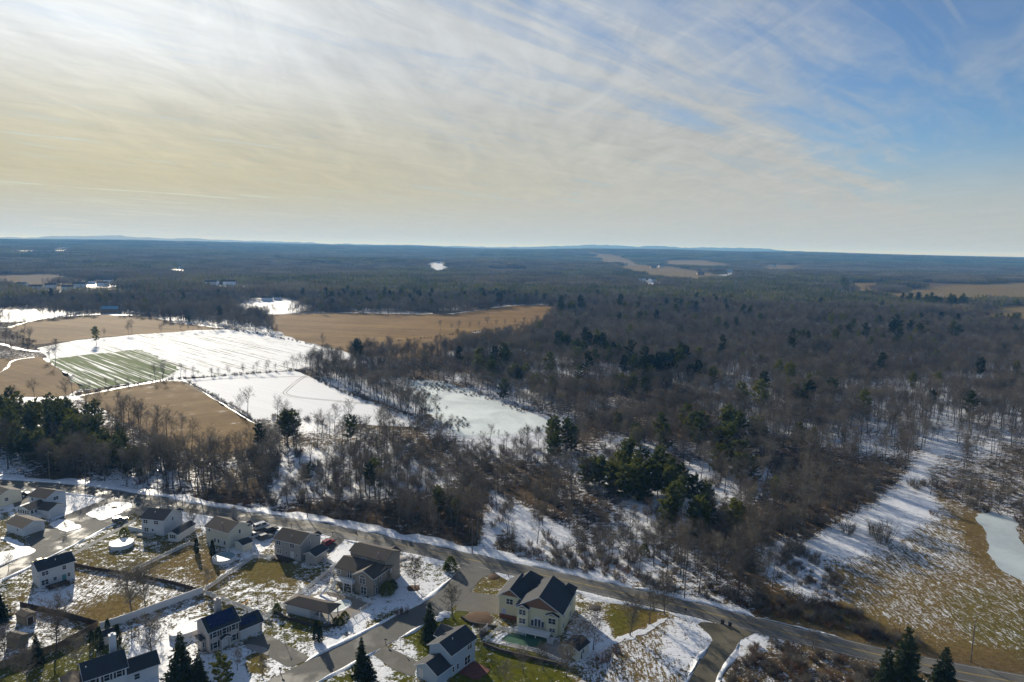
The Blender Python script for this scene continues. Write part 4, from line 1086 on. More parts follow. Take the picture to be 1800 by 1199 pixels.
# ---- far woods: patches of low-detail trees
def patch(seed, size, n, ever, tris, h=15.0):
    rg = np.random.default_rng(seed); C, E = TB(), TB()
    g = int(math.sqrt(n)); step = size / g
    for i in range(g):
        for j in range(g):
            x = (i + rg.uniform(.05, .95)) * step - size / 2; y = (j + rg.uniform(.05, .95)) * step - size / 2
            hh = h * rg.uniform(.62, 1.12); wd = step * .62
            if rg.random() < ever:
                hh *= 1.05
                for q in range(tris):
                    f = rg.random(); R = wd * .75 * (1 - f) ** .6 + .3; a = rg.random() * 6.283
                    p0 = np.array([x + R * math.cos(a) * .3, y + R * math.sin(a) * .3, hh * (.18 + .78 * f)])
                    p1 = np.array([x + R * math.cos(a), y + R * math.sin(a), p0[2] + rg.uniform(-.5, 1.5)])
                    E.spike(p0, p1, step * .32, rdir(rg))
            else:
                for q in range(tris):
                    f = rg.uniform(.38, 1.0); R = wd * math.sqrt(max(.05, 1 - ((f - .62) / .45) ** 2)) * rg.random() ** .4; a = rg.random() * 6.283
                    p0 = np.array([x + R * math.cos(a) * .5, y + R * math.sin(a) * .5, hh * (f - .14)]); p1 = np.array([x + R * math.cos(a), y + R * math.sin(a), hh * (f + .06)])
                    C.spike(p0, p1, step * .075, rdir(rg))
                C.spike(np.array([x, y, 0]), np.array([x, y, hh * .8]), .4, np.array([1., 0, 0]))
    me = bpy.data.meshes.new("wood_patch")
    nv = len(C.v)
    me.from_pydata(C.v + E.v, [], C.f + [tuple(i + nv for i in f) for f in E.f])
    me.materials.append(M_TWIG); me.materials.append(M_PINE)
    me.polygons.foreach_set('material_index', [0] * len(C.f) + [1] * len(E.f)); me.update()
    return me
PATCH = [patch(80, 60, 81, .03, 60), patch(81, 60, 81, .15, 60), patch(82, 60, 81, .55, 56), patch(83, 60, 81, .07, 60)]
PATCH_FAR = [patch(84, 130, 144, .08, 46), patch(85, 130, 144, .25, 46), patch(86, 130, 144, .65, 46)]
def far_points(step, r0, r1, half):
    xs = np.arange(-r1, r1, step); ys = np.arange(0, r1, step)
    X, Y = np.meshgrid(xs, ys); X = X.ravel() + RNG.uniform(-.2, .2, X.size) * step; Y = Y.ravel() + RNG.uniform(-.2, .2, Y.size) * step
    r = np.hypot(X, Y); k = (r > r0) & (r < r1) & (np.abs(np.degrees(np.arctan2(X, Y))) < half)
    X, Y = X[k], Y[k]; Z = terrain(X, Y)
    x, y = PROJ(X, Y, 0.0)
    ok = np.ones(len(X), bool)
    for f in FAR_FIELDS + [FIELD_TAN_FAR, FIELD_SNOWROWS, FIELD_TAN_RIGHT] + FAR_CLEAR: ok &= ~inpoly(x, y, f)
    # small clearings: farms and roads between the woods
    ok &= ~((vnoise(X / 420, Y / 260, 91) > .80) & (vnoise(X / 120, Y / 120, 92) > .35) & (np.hypot(X, Y) > 1700))
    return X[ok], Y[ok], Z[ok]
X, Y, Z = far_points(50, R_MID - 20, 3600, 46)
px_a, py_a = PROJ(X, Y, 0)
ev = vnoise(X / 330, Y / 330, 93) + .30 * np.exp(-((py_a - 512) / 14.0) ** 2) * ((px_a > 980) & (px_a < 1420)) + .25 * np.exp(-((py_a - 525) / 16.0) ** 2) * ((px_a > 560) & (px_a < 1000))
ix = np.where(ev > .68, 2, np.where(ev > .52, 1, np.where(RNG.random(len(X)) < .5, 0, 3)))
instancer("far_woodland", np.column_stack([X, Y, Z]), RNG.integers(0, 4, len(X)) * 1.5708 + RNG.normal(size=len(X)) * .2, RNG.uniform(.85, 1.2, len(X)), ix, PATCH, "wide belt of hazy grey woods beyond the farm fields")
X, Y, Z = far_points(108, 3550, 10500, 46)
ev = vnoise(X / 700, Y / 500, 94) * .7 + vnoise(X / 200, Y / 200, 95) * .3
ix = np.where(ev > .60, 2, np.where(ev > .45, 1, 0))
instancer("horizon_woodland", np.column_stack([X, Y, Z]), RNG.integers(0, 4, len(X)) * 1.5708, RNG.uniform(.9, 1.25, len(X)), ix, PATCH_FAR, "blue hazy woods reaching to the horizon ridge")

# ---- shrubs and brush in the open edges of the woods
SHRUBS = []
X, Y = scatter_grid(4.2, 150, 330)
dn, tx, ty = density(X, Y)
k = above_road(X, Y, 9.5) & (RNG.random(len(X)) < np.where(dn > .5, .45, np.where(dn > .02, .34, .0))) & (ty < 1150)
SX, SY = X[k], Y[k]
order = np.argsort(np.hypot(SX, SY))
def shrub_label(x, y):
    p = PROJ(x, y); u, v = float(p[0]), float(p[1])
    if u < 600: return "leafless shrub in the thicket along the main road's snowy wooded side", "shrubs on the wooded roadside"
    if u < 1000: return "leafless shrub in the undergrowth beside the snowy woodland opening", "shrubs by the woodland opening"
    if u < 1300: return "tangled brown shrub on the snowy slope above the road", "shrubs on the snowy slope"
    return "low brown shrub around the frosted meadow by the small pond", "shrubs round the frosted meadow"
for i in order[:220]:
    lb, gp = shrub_label(SX[i], SY[i])
    ss, si = RNG.uniform(.7, 1.35), RNG.choice(3, p=[.45, .4, .15])
    lb = ("big " if ss > 1.15 else ("small " if ss < .88 else "")) + ("", "tall many-stemmed ", "russet ")[si] + lb.replace("low ", "")
    plant("shrub", P_SHRUB, SX[i], SY[i], ss, lb, "shrub", gp, si)
rest = order[220:]
instancer("undergrowth", np.column_stack([SX[rest], SY[rest], np.zeros(len(rest))]), RNG.random(len(rest)) * 6.28, RNG.uniform(.7, 1.4, len(rest)), RNG.choice(3, len(rest), p=[.45, .45, .1]), [joined(p, "shrub_kind") for p in P_SHRUB], "tangled undergrowth through the bare woods")
# hedgerow brush between the fields, reeds in the pond
HX, HY = [], []
for line, sp, sc_ in (([(110, 700), (215, 679), (300, 667), (420, 659), (525, 651), (600, 688), (745, 741)], 2.2, 1.2), ([(430, 738), (530, 737), (640, 752), (745, 752)], 2.5, 4), ([(330, 671), (420, 720), (455, 746)], 4.0, .6),
                      ([(400, 579), (470, 590), (520, 600), (590, 615)], 4.0, 1.5), ([(640, 607), (720, 598), (800, 588), (880, 578)], 5.0, 1.0), ([(20, 590), (50, 600), (48, 618)], 3, 3), ([(210, 738), (290, 783), (350, 798)], 3.0, 2.0)):
    for q in resample(GP(line), sp): HX.append(q[0] + RNG.normal() * sc_); HY.append(q[1] + RNG.normal() * sc_)
nh = len(HX)
instancer("hedgerow_brush", np.column_stack([HX, HY, np.zeros(nh)]), RNG.random(nh) * 6.28, RNG.uniform(.35, .8, nh), RNG.integers(0, 3, nh), [joined(p, "shrub_kind") for p in P_SHRUB], "brown brush along the lines between the farm fields")
X, Y = scatter_grid(2.2, 330, 560)
x, y = PROJ(X, Y)
inp = inpoly(x, y, [(690, 660), (770, 662), (1010, 745), (1000, 760), (800, 775), (740, 740), (690, 690)])
core = inpoly(x, y, [(765, 690), (800, 690), (860, 706), (950, 740), (940, 752), (880, 758), (835, 745), (790, 715)])
k = inp & ~core & (vnoise(X / 14, Y / 14, 96) > .5) & (RNG.random(len(X)) < .45)
nh = k.sum()
instancer("reeds", np.column_stack([X[k], Y[k], np.full(nh, .05)]), RNG.random(nh) * 6.28, RNG.uniform(.25, .6, nh), RNG.integers(0, 3, nh), [joined(p, "shrub_kind") for p in P_SHRUB], "reeds and drowned brush round the frozen pond")

# ------------------------------------------------------------------ houses
M_WHITE = flat("white_trim", (0.70, 0.70, 0.69), 0.55, 0.05, 1.5)
M_GLASS, _t = new_mat("window_glass")
_t.b.inputs['Base Color'].default_value = (0.025, 0.032, 0.040, 1); _t.b.inputs['Roughness'].default_value = 0.12; _t.b.inputs['Specular IOR Level'].default_value = 0.6
_n = _t.noise(_t.new('ShaderNodeTexCoord').outputs['Object'], 0.9, 2.0); _bp = _t.new('ShaderNodeBump', {'Strength': 0.08, 'Distance': 0.05, 'Height': _n}); _t.l.new(_bp.outputs[0], _t.b.inputs['Normal'])
M_SHUT = flat("dark_shutter", (0.030, 0.028, 0.032), 0.6, 0.1)
M_DOOR_W = flat("white_door", (0.60, 0.60, 0.60), 0.5, 0.05, 2.0)
M_BRICK = flat("chimney_masonry", (0.30, 0.27, 0.24), 0.85, 0.25, 3.0)
M_REDBRICK = flat("red_brick", (0.20, 0.075, 0.045), 0.85, 0.25, 3.0)
M_WOOD = flat("weathered_wood", (0.145, 0.105, 0.070), 0.8, 0.25, 1.2, stretch=(1, 1, 4))
M_DKWOOD = flat("dark_wood", (0.065, 0.045, 0.030), 0.8, 0.25, 1.2)
M_METAL = flat("grey_metal", (0.30, 0.30, 0.31), 0.45, 0.1, 2.0, 0.6)
M_CONC = flat("concrete", (0.32, 0.30, 0.27), 0.85, 0.15, 0.8)
S_WHITE = siding("siding_white", (0.66, 0.68, 0.70)); S_CREAM = siding("siding_cream", (0.64, 0.61, 0.49)); S_TAUPE = siding("siding_taupe", (0.36, 0.34, 0.32))
S_BROWN = siding("siding_brown", (0.27, 0.235, 0.19)); S_YEL = siding("siding_yellow", (0.68, 0.63, 0.42)); S_BLUE = siding("siding_pale_blue", (0.40, 0.49, 0.56)); S_PINK = siding("siding_beige", (0.48, 0.43, 0.39))
S_GAB = siding("siding_terracotta", (0.24, 0.13, 0.085)); S_TAN = siding("siding_tan", (0.30, 0.22, 0.14)); S_GREY = siding("siding_white_grey", (0.60, 0.61, 0.62))
R_BROWN = roofing("shingles_brown", (0.085, 0.068, 0.052)); R_DARK = roofing("shingles_charcoal", (0.042, 0.045, 0.050)); R_TAN = roofing("shingles_tan", (0.11, 0.085, 0.06))

class House:
    def __init__(s, name, label, cat, A, B, group=None, rz=None):
        a, b = G(*A), G(*B)
        s.rz = math.atan2(b[1] - a[1], b[0] - a[0]) if rz is None else rz
        s.W = math.hypot(b[0] - a[0], b[1] - a[1]); s.o = a
        s.root = tag(empty(name, (a[0], a[1], 0), s.rz), label, cat, group)
    def loc(s, px):
        x, y = G(*px); dx, dy = x - s.o[0], y - s.o[1]; c, n = math.cos(s.rz), math.sin(s.rz)
        return (dx * c + dy * n, -dx * n + dy * c)
    def world(s, x, y):
        c, n = math.cos(s.rz), math.sin(s.rz); return (s.o[0] + x * c - y * n, s.o[1] + x * n + y * c)
    def wing(s, x0, y0, W, D, h, ridge, p, wm, rm, z0=0.0, ov=0.4, gm=None, trim=M_WHITE, th=0.16, roofname="roof"):
        """walls with gable ends, a roof slab with overhang, white edge boards"""
        hw = (D if ridge == 'x' else W) / 2
        e = 0.03
        def prof(c0): return [(c0, z0), (c0 + 2 * hw, z0), (c0 + 2 * hw, h - e), (c0 + hw, h + hw * p - e), (c0, h - e)]
        mb = MB()
        ax, c0, t0, t1 = ('x', y0, x0, x0 + W) if ridge == 'x' else ('y', x0, y0, y0 + D)
        if gm is None: mb.extrude(prof(c0), ax, t0, t1)
        else: mb.extrude([(c0, z0), (c0 + 2 * hw, z0), (c0 + 2 * hw, h - e), (c0, h - e)], ax, t0, t1)
        wall = mb.build("wall", wm, s.root)
        if gm is not None:
            MB().extrude([(c0 + .02, h - e), (c0 + 2 * hw - .02, h - e), (c0 + hw, h + hw * p - e)], ax, t0 + .02, t1 - .02).build("gable", gm, s.root)
        lo = h - ov * p
        ch = [(c0 - ov, lo), (c0 + hw, h + hw * p), (c0 + 2 * hw + ov, lo), (c0 + 2 * hw + ov, lo + th), (c0 + hw, h + hw * p + th * 1.15), (c0 - ov, lo + th)]
        roof = MB().extrude(ch, ax, t0 - ov, t1 + ov).build(roofname, rm, s.root)
        if trim is not None:
            tb = MB()
            tc = [(c0 - ov, lo - .06), (c0 + hw, h + hw * p - .06), (c0 + 2 * hw + ov, lo - .06), (c0 + 2 * hw + ov, lo + th * .8), (c0 + hw, h + hw * p + th), (c0 - ov, lo + th * .8)]
            tb.extrude(tc, ax, t0 - ov - .05, t0 - ov - .004); tb.extrude(tc, ax, t1 + ov + .004, t1 + ov + .05)
            for c in (c0 - ov - .10, c0 + 2 * hw + ov + .004):
                if ax == 'x': tb.box(t0 - ov, c, lo - .03, t1 + ov, c + .096, lo + .10)
                else: tb.box(c, t0 - ov, lo - .03, c + .096, t1 + ov, lo + .10)
            tb.build("trim", trim, s.root)
        return dict(x0=x0, y0=y0, W=W, D=D, h=h, z0=z0, p=p, hw=hw, ridge=ridge)
    def wing_px(s, A, B, D, h, ridge, p, wm, rm, **k):
        a, b = s.loc(A), s.loc(B); return s.wing(a[0], a[1], abs(b[0] - a[0]), D, h, ridge, p, wm, rm, **k)
    def hip(s, x0, y0, W, D, h, p, wm, rm, z0=0.0, ov=0.4, walls=True):
        if walls: MB().box(x0, y0, z0, x0 + W, y0 + D, h - .03).build("wall", wm, s.root)
        hw = min(W, D) / 2 + ov; lo = h - .02; r = hw * p
        cx0, cx1, cy0, cy1 = x0 - ov, x0 + W + ov, y0 - ov, y0 + D + ov
        if W >= D: ra, rb = (cx0 + hw, (cy0 + cy1) / 2), (cx1 - hw, (cy0 + cy1) / 2)
        else: ra, rb = ((cx0 + cx1) / 2, cy0 + hw), ((cx0 + cx1) / 2, cy1 - hw)
        v = [(cx0, cy0, lo), (cx1, cy0, lo), (cx1, cy1, lo), (cx0, cy1, lo), (cx0, cy0, lo + .15), (cx1, cy0, lo + .15), (cx1, cy1, lo + .15), (cx0, cy1, lo + .15), (ra[0], ra[1], lo + .15 + r), (rb[0] + 1e-3, rb[1] + 1e-3, lo + .15 + r)]
        f = [(3, 2, 1, 0), (0, 1, 5, 4), (1, 2, 6, 5), (2, 3, 7, 6), (3, 0, 4, 7)]
        f += [(4, 5, 9, 8), (6, 7, 8, 9), (5, 6, 9), (7, 4, 8)] if W >= D else [(5, 6, 9, 8), (7, 4, 8, 9), (4, 5, 8), (6, 7, 9)]
        MB().add(v, f).build("roof", rm, s.root)
    _cache = {}
    def win(s, wg, face, u, z, w=1.0, h=1.3, twin=False, shut=False, mat=None, glass=None, name="window", arch=False):
        """window: frame proud of the wall, pane behind it, optional shutters. u = middle along the face"""
        key = (round(w, 2), round(h, 2), twin, mat.name if mat else '', arch)
        if key not in House._cache:
            fr = MB(); t = .11
            fr.box(-w / 2 - t, -.07, -t, w / 2 + t, -.004, 0); fr.box(-w / 2 - t, -.07, h, w / 2 + t, -.004, h + t)
            fr.box(-w / 2 - t, -.07, 0, -w / 2, -.004, h); fr.box(w / 2, -.07, 0, w / 2 + t, -.004, h)
            if twin: fr.box(-.06, -.06, 0, .06, -.004, h)
            fr.box(-w / 2, -.05, h / 2 - .03, w / 2, -.004, h / 2 + .03)
            if arch:
                pts = [(-w / 2 - t, h + t)] + [(math.cos(a) * (w / 2 + t), h + t + math.sin(a) * (w / 2)) for a in np.linspace(math.pi, 0, 9)[1:-1]] + [(w / 2 + t, h + t)]
                fr.extrude(pts, 'y', -.06, -.004)
            pn = MB().box(-w / 2, -.028, 0, w / 2, -.003, h)
            if arch: pn.extrude([(math.cos(a) * (w / 2 - .05), h + t + .05 + math.sin(a) * (w / 2 - .16)) for a in np.linspace(math.pi, 0, 9)], 'y', -.075, -.061)
            House._cache[key] = (fr.mesh(name, mat or M_WHITE), pn.mesh("pane", glass or M_GLASS), MB().box(-.2, -.06, -.05, .2, -.004, h + .05).mesh("shutter", M_SHUT))
        fm, pm, sm = House._cache[key]
        x0, y0, W, D = wg['x0'], wg['y0'], wg['W'], wg['D']
        L, rz = {'f': ((x0 + u, y0, z), 0), 'r': ((x0 + W, y0 + u, z), math.pi / 2), 'l': ((x0, y0 + D - u, z), -math.pi / 2), 'b': ((x0 + W - u, y0 + D, z), math.pi)}[face]
        o = link(name, fm, s.root, L, rz); link("pane", pm, o)
        if shut:
            for sg in (-1, 1): link("shutter", sm, o, (sg * (w / 2 + .34), 0, 0))
        return o
    def door(s, wg, face, u, z=.15, w=.95, h=2.05, mat=None, name="door"):
        x0, y0, W, D = wg['x0'], wg['y0'], wg['W'], wg['D']
        L, rz = {'f': ((x0 + u, y0, z), 0), 'r': ((x0 + W, y0 + u, z), math.pi / 2), 'l': ((x0, y0 + D - u, z), -math.pi / 2)}[face]
        mb = MB().box(-w / 2, -.04, 0, w / 2, -.003, h)
        o = mb.build(name, mat or M_DOOR_W, s.root, L, rz)
        MB().box(-w / 2 - .1, -.06, 0, -w / 2, -.003, h + .1).box(w / 2, -.06, 0, w / 2 + .1, -.003, h + .1).box(-w / 2, -.06, h, w / 2, -.003, h + .1).build("door_frame", M_WHITE, o)
        return o
    def garage_door(s, wg, face, u, w=4.8, h=2.2):
        o = s.door(wg, face, u, .05, w, h, M_DOOR_W, "garage_door")
        for k in range(4): MB().box(-w / 2 + .05, -.06, .06 + k * h / 4, w / 2 - .05, -.042, (k + 1) * h / 4 - .03).build("panel", M_DOOR_W, o)
    def chimney(s, x, y, w, d, z0, z1, mat=M_BRICK):
        MB().box(x, y, z0, x + w, y + d, z1).box(x - .06, y - .06, z1 + .004, x + w + .06, y + d + .06, z1 + .15).box(x + w * .3, y + d * .3, z1 + .155, x + w * .7, y + d * .7, z1 + .5).build("chimney", mat, s.root)
    def vent(s, x, y, z, h=.55):
        MB().tube((x, y, z - .3), (x, y, z + h), .07, .07, 8).build("vent_pipe", M_WHITE, s.root)
    def part(s, name, mb, mat): return mb.build(name, mat, s.root)
def roof_z(wg, d):   # height of the roof plane d metres in from the eave wall
    return wg['h'] + d * wg['p'] + .18

# 1 -- white house with sunroom and garage, far left
h = House("house", "white two-storey house with a windowed sunroom and attached garage by the side street", "house", (53, 897), (82, 902))
m = h.wing(0, 0, h.W, 7.6, 5.3, 'x', .42, S_WHITE, R_BROWN)
h.win(m, 'f', 1.5, 3.7, .8, 1.1); h.win(m, 'f', 5.6, 3.6, 1.3, 1.1, True); h.win(m, 'r', 3.8, 3.6, 1.8, 1.1, True); h.win(m, 'r', 3.8, 1.0, 1.6, 1.1, True)
a = h.loc((35, 909)); sr = h.wing(a[0], -6.2, 5.4, 6.15, 3.5, 'y', .40, S_WHITE, R_BROWN)
for k in range(5): h.win(sr, 'f', .6 + k * 1.05, 1.9, .7, 1.2)
for k in range(4): h.win(sr, 'r', .9 + k * 1.35, 1.9, .8, 1.2)
g = h.wing(h.W + .01, -3.6, 5.6, 6.0, 3.0, 'x', .40, S_WHITE, R_BROWN)
h.garage_door(g, 'r', 3.0); h.door(g, 'f', 1.6)
dk = MB().box(a[0] + 5.5, -5.6, .9, a[0] + 9.2, -3.7, 1.05)
for q in (a[0] + 5.6, a[0] + 7.3, a[0] + 9.1): dk.box(q - .06, -5.55, 0, q + .06, -5.43, 2.0)
dk.box(a[0] + 5.5, -5.53, 1.9, a[0] + 9.2, -5.45, 2.0)
for q in range(18): dk.box(a[0] + 5.7 + q * .19, -5.52, 1.06, a[0] + 5.75 + q * .19, -5.47, 1.89)
h.part("deck", dk, M_WHITE)
# 2 -- detached garage
h = House("garage", "white detached two-car garage in the shade beside the side street", "garage", (12, 933.5), (41, 943.5))
m = h.wing(0, 0, h.W, 6.6, 2.9, 'x', .38, S_WHITE, R_BROWN)
h.garage_door(m, 'r', 3.3, 4.9); h.win(m, 'f', 6.3, 1.3, .7, .8)
# 3 -- far left edge
h = House("house", "cream gabled house next to the parked black and dark blue cars", "house", (-26, 886), (-4, 893))
m = h.wing(0, 0, h.W, 8.0, 4.0, 'x', .40, S_CREAM, R_BROWN)
h.win(m, 'r', 3, 1.6, 1.2, 1.2)
# 4 -- white colonial by the first junction
h = House("house", "white two-storey house with dark roof and low gabled wing by the junction", "house", (250, 938), (287, 942))
m = h.wing(0, 0, h.W + .4, 8.0, 5.4, 'x', .46, S_GREY, R_DARK)
for u, z in ((1.5, 3.7), (5.4, 3.7)): h.win(m, 'f', u, z, 1.5, 1.2, True)
h.win(m, 'f', 1.7, .9, 1.5, 1.3, True); h.win(m, 'f', 4.0, 1.2, .7, .8); h.door(m, 'f', 6.2, .2, 1.5); h.win(m, 'r', 4.3, 3.7, .7, 1.1); h.vent(3.5, 2.2, roof_z(m, 2.2))
a = h.loc((296, 951)); wg = h.wing(a[0], a[1], 3.3, 8.5, 2.6, 'y', .45, S_GREY, R_DARK)
h.win(wg, 'f', 1.65, 1.1, .8, 1.1, False, True)
h.wing(h.W - 2.2, 8.0, 2.2, 1.6, 5.0, 'y', .5, S_GREY, R_DARK)
h.part("deck", MB().box(-.2, -2.4, 0, 5.2, -.05, .5), M_CONC)
# 5 -- cream house
h = House("house", "cream two-storey house with brown roof and rear chimney, pool behind", "house", (363, 953), (403, 965))
m = h.wing(0, 0, h.W, 7.8, 5.4, 'x', .46, S_CREAM, R_BROWN)
h.chimney(2.4, 7.95, 1.5, .9, 0, 9.2); h.win(m, 'f', 1.6, 3.9, .7, .9); h.win(m, 'r', 4.2, 3.6, .8, 1.2)
for u in (4.0, 5.6, 8.4): h.win(m, 'f', u, 1.0, .8, 1.2)
h.door(m, 'f', 7.0); h.vent(5.2, 2.0, roof_z(m, 2.0)); h.wing(h.W - 2.4, 7.8, 2.4, 1.4, 4.9, 'y', .5, S_CREAM, R_BROWN)
h = House("shed", "small cream lean-to shed with black roof beside the cream house", "shed", (413, 965), (427, 971))
m = h.wing(0, 0, h.W, 3.4, 2.3, 'y', .35, S_CREAM, R_DARK, ov=.2)
# 6 -- taupe house
h = House("house", "taupe two-storey house with white twin windows and gabled side wing", "house", (483.6, 976), (528.6, 987))
m = h.wing(0, 0, h.W, 7.8, 5.5, 'x', .46, S_TAUPE, R_BROWN)
for u, z in ((1.5, 3.75), (6.7, 3.75), (1.7, 1.1)): h.win(m, 'f', u, z, 1.6, 1.25, True)
h.win(m, 'f', 4.5, 1.4, .7, .7); h.win(m, 'f', 8.5, 1.2, .6, .9); h.win(m, 'r', 4.0, 3.8, .7, 1.1); h.door(m, 'f', 6.7, .3, 1.1, 2.1); h.vent(5.3, 1.6, roof_z(m, 1.6)); h.vent(9.0, 5.2, 8.0, .4)
a = h.loc((537, 989)); wg = h.wing(a[0], a[1], 3.7, 5.4, 2.9, 'y', .5, S_TAUPE, R_DARK)
h.win(wg, 'f', 1.85, 2.9, .25, .35)
h.wing(h.W - 2.2, 7.8, 2.2, 1.5, 5.1, 'y', .5, S_TAUPE, R_BROWN)
h.part("deck", MB().box(.6, -2.6, .25, 7.4, -.05, .4).box(.8, -2.4, 0, 1.0, -2.2, .25).box(7.0, -2.4, 0, 7.2, -2.2, .25), M_DKWOOD)
# 7 -- brown house with raised deck
h = House("house", "large brown house with arched window gable and white raised deck, swimming pool below", "house", (592, 1027), (661, 1046))
W = h.W
low = h.wing(0, 0, W, 7.4, 5.3, 'x', .42, S_BROWN, R_BROWN, trim=None)
up = h.wing(2.0, 4.4, W - 2.0, 7.0, 8.0, 'x', .42, S_BROWN, R_BROWN, trim=None)
h.wing(-.2, 6.6, 4.5, 5.2, 7.3, 'x', .42, S_BROWN, R_BROWN, trim=None)
cg = h.wing(7.4, -1.3, W - 7.4 + .05, 6.2, 5.4, 'y', .50, S_BROWN, R_BROWN)
h.wing(W - 4.4, 11.4, 3.4, 1.6, 7.2, 'y', .5, S_BROWN, R_BROWN, trim=None)
h.win(cg, 'f', 2.5, 3.1, 1.9, 1.5, True, arch=True); h.win(cg, 'f', 2.9, .25, 1.7, 2.0, True, name="patio_door")
for u in (1.2, 3.4): h.win(cg, 'r', u, 3.3, .7, 1.2)
h.win(cg, 'r', 1.4, .5, .8, 1.6); h.win(low, 'f', 4.6, 3.0, 1.5, 1.9, True, name="patio_door"); h.win(up, 'f', 4.2, 6.2, 1.3, 1.1, True); h.win(low, 'f', 1.0, 3.4, .7, 1.1); h.win(low, 'f', 3.6, .3, 1.6, 1.9, True, name="patio_door"); h.win(up, 'r', 2.6, 3.4, .6, 1.0)
h.vent(10.2, 5.6, 9.0, .4)
dk = MB().box(1.3, -2.6, 2.65, 7.3, -.05, 2.85)
for q in (1.4, 4.3, 7.1): dk.box(q - .1, -2.55, 0, q + .1, -2.35, 2.65); dk.box(q - .08, -2.53, 2.86, q + .08, -2.37, 3.9)
dk.box(1.3, -2.5, 3.78, 7.3, -2.4, 3.88).box(1.3, -2.5, 2.95, 7.3, -2.4, 3.03)
for q in range(32): dk.box(1.5 + q * .18, -2.47, 3.04, 1.55 + q * .18, -2.43, 3.77)
h.part("deck", dk, M_WHITE)
stp = MB()
for q in range(12): stp.box(.1, -.35 - q * .24, 2.5 - q * .21, 1.2, -.12 - q * .24, 2.62 - q * .21)
for xx in (.05, 1.2): stp.extrude([(-.1, 2.4), (-3.0, -.1), (-3.0, .25), (-.1, 2.75)], 'x', xx, xx + .06); stp.extrude([(-.1, 3.6), (-3.0, 1.0), (-3.0, 1.1), (-.1, 3.7)], 'x', xx, xx + .06)
h.part("stair", stp, M_WHITE)
# 8 -- pool house
h = House("pool_house", "long low white pool house with brown roof and open porch beside the pool", "pool house", (504, 1077), (578, 1095))
W = h.W; h.hip(0, 0, W, 4.3, 2.7, .42, S_GREY, R_BROWN, walls=False, ov=.5)
MB().box(0, 0, 0, W * .56, 4.3, 2.65).build("wall", S_GREY, h.root)
for q in (W * .78, W - .15):
    for yy in (.15, 4.15): MB().box(q - .12, yy - .12, 0, q + .12, yy + .12, 2.66).build("post", M_WHITE, h.root)
h.part("floor", MB().box(W * .56, 0, 0, W, 4.3, .12), M_CONC)
rl = MB().box(W * .57, .06, .95, W * .97, .14, 1.03)
for q in range(30): rl.box(W * .57 + q * W * .0132, .08, .13, W * .57 + q * W * .0132 + .04, .12, .94)
h.part("railing", rl, M_WHITE)
# 9 -- white house lower left
h = House("house", "white two-storey house with charcoal roof, teal door and dark deck", "house", (71, 1036), (124, 1019))
m = h.wing(0, 0, h.W + 1.2, 6.4, 5.3, 'x', .48, S_GREY, R_DARK)
for u, z, w in ((1.4, 3.6, 1.5), (6.0, 3.6, .9)): h.win(m, 'f', u, z, w, 1.1, w > 1)
h.win(m, 'f', 1.2, .9, 1.6, 1.4, True); h.win(m, 'f', 3.6, 1.3, .8, .9); h.win(m, 'f', 7.0, 1.2, .7, 1.0); h.door(m, 'f', 5.8, .2, 1.1, 2.0, flat("teal_door", (.10, .26, .27), .5)); h.win(m, 'l', 4.9, 3.0, 1.2, .5)
h.vent(4.5, 1.7, roof_z(m, 1.7), .35)
h.part("deck", MB().box(1.2, -2.8, .35, 6.2, -.05, .5).box(1.3, -2.7, 0, 1.5, -2.5, .35).box(5.9, -2.7, 0, 6.1, -2.5, .35).box(1.2, -2.8, .51, 6.2, -2.72, 1.3), M_DKWOOD)
# 10 -- house with solar panels
h = House("house", "beige two-storey house with blue solar panels over both roofs and shuttered windows", "house", (369, 1149), (421, 1127))
W = h.W
m = h.wing(0, 0, W, 6.6, 5.4, 'x', .62, S_PINK, R_DARK)
for u in (1.3, W / 2, W - 1.3): h.win(m, 'f', u, 3.5, .95, 1.4, False, True)
for u in (1.3, W - 1.3): h.win(m, 'f', u, .8, .95, 1.5, False, True)
h.door(m, 'f', W / 2, .2, 1.2, 2.1)
h.wing(W / 2 - 1.1, -1.0, 2.2, .95, 2.75, 'y', .5, S_PINK, R_DARK, z0=2.55, ov=.15)
for q in (-.95, .95): h.part("post", MB().box(W / 2 + q - .08, -.95, 0, W / 2 + q + .08, -.8, 2.6), M_WHITE)
h.chimney(W * .55, 5.0, 1.4, 1.0, 5.0, 9.6, S_PINK)
bw = h.wing(-.95, 2.2, .9, 2.4, 2.7, 'y', .6, S_PINK, R_DARK, ov=.2, trim=None); h.win(bw, 'f', .45, .9, .4, 1.2); h.win(bw, 'l', 1.2, .9, 1.0, 1.2)
a = h.loc((425, 1128)); gw = h.wing(W + .01, .35, 6.0, 5.2, 2.7, 'x', .62, S_PINK, R_DARK)
h.garage_door(gw, 'f', 2.9, 4.6)
h.vent(.8, 1.2, roof_z(m, 1.2), .2)
M_SOLAR, _t = new_mat("solar_cells"); _t.b.inputs['Roughness'].default_value = .18
_c = _t.new('ShaderNodeTexCoord').outputs['Object']; _br = _t.new('ShaderNodeTexBrick', {'Color1': (.008, .016, .060, 1), 'Color2': (.012, .022, .075, 1), 'Mortar': (.08, .10, .15, 1), 'Scale': 5.0, 'Mortar Size': .012}, offset=0.0); _t.l.new(_c, _br.inputs[0]); _t.l.new(_br.outputs[0], _t.b.inputs['Base Color'])
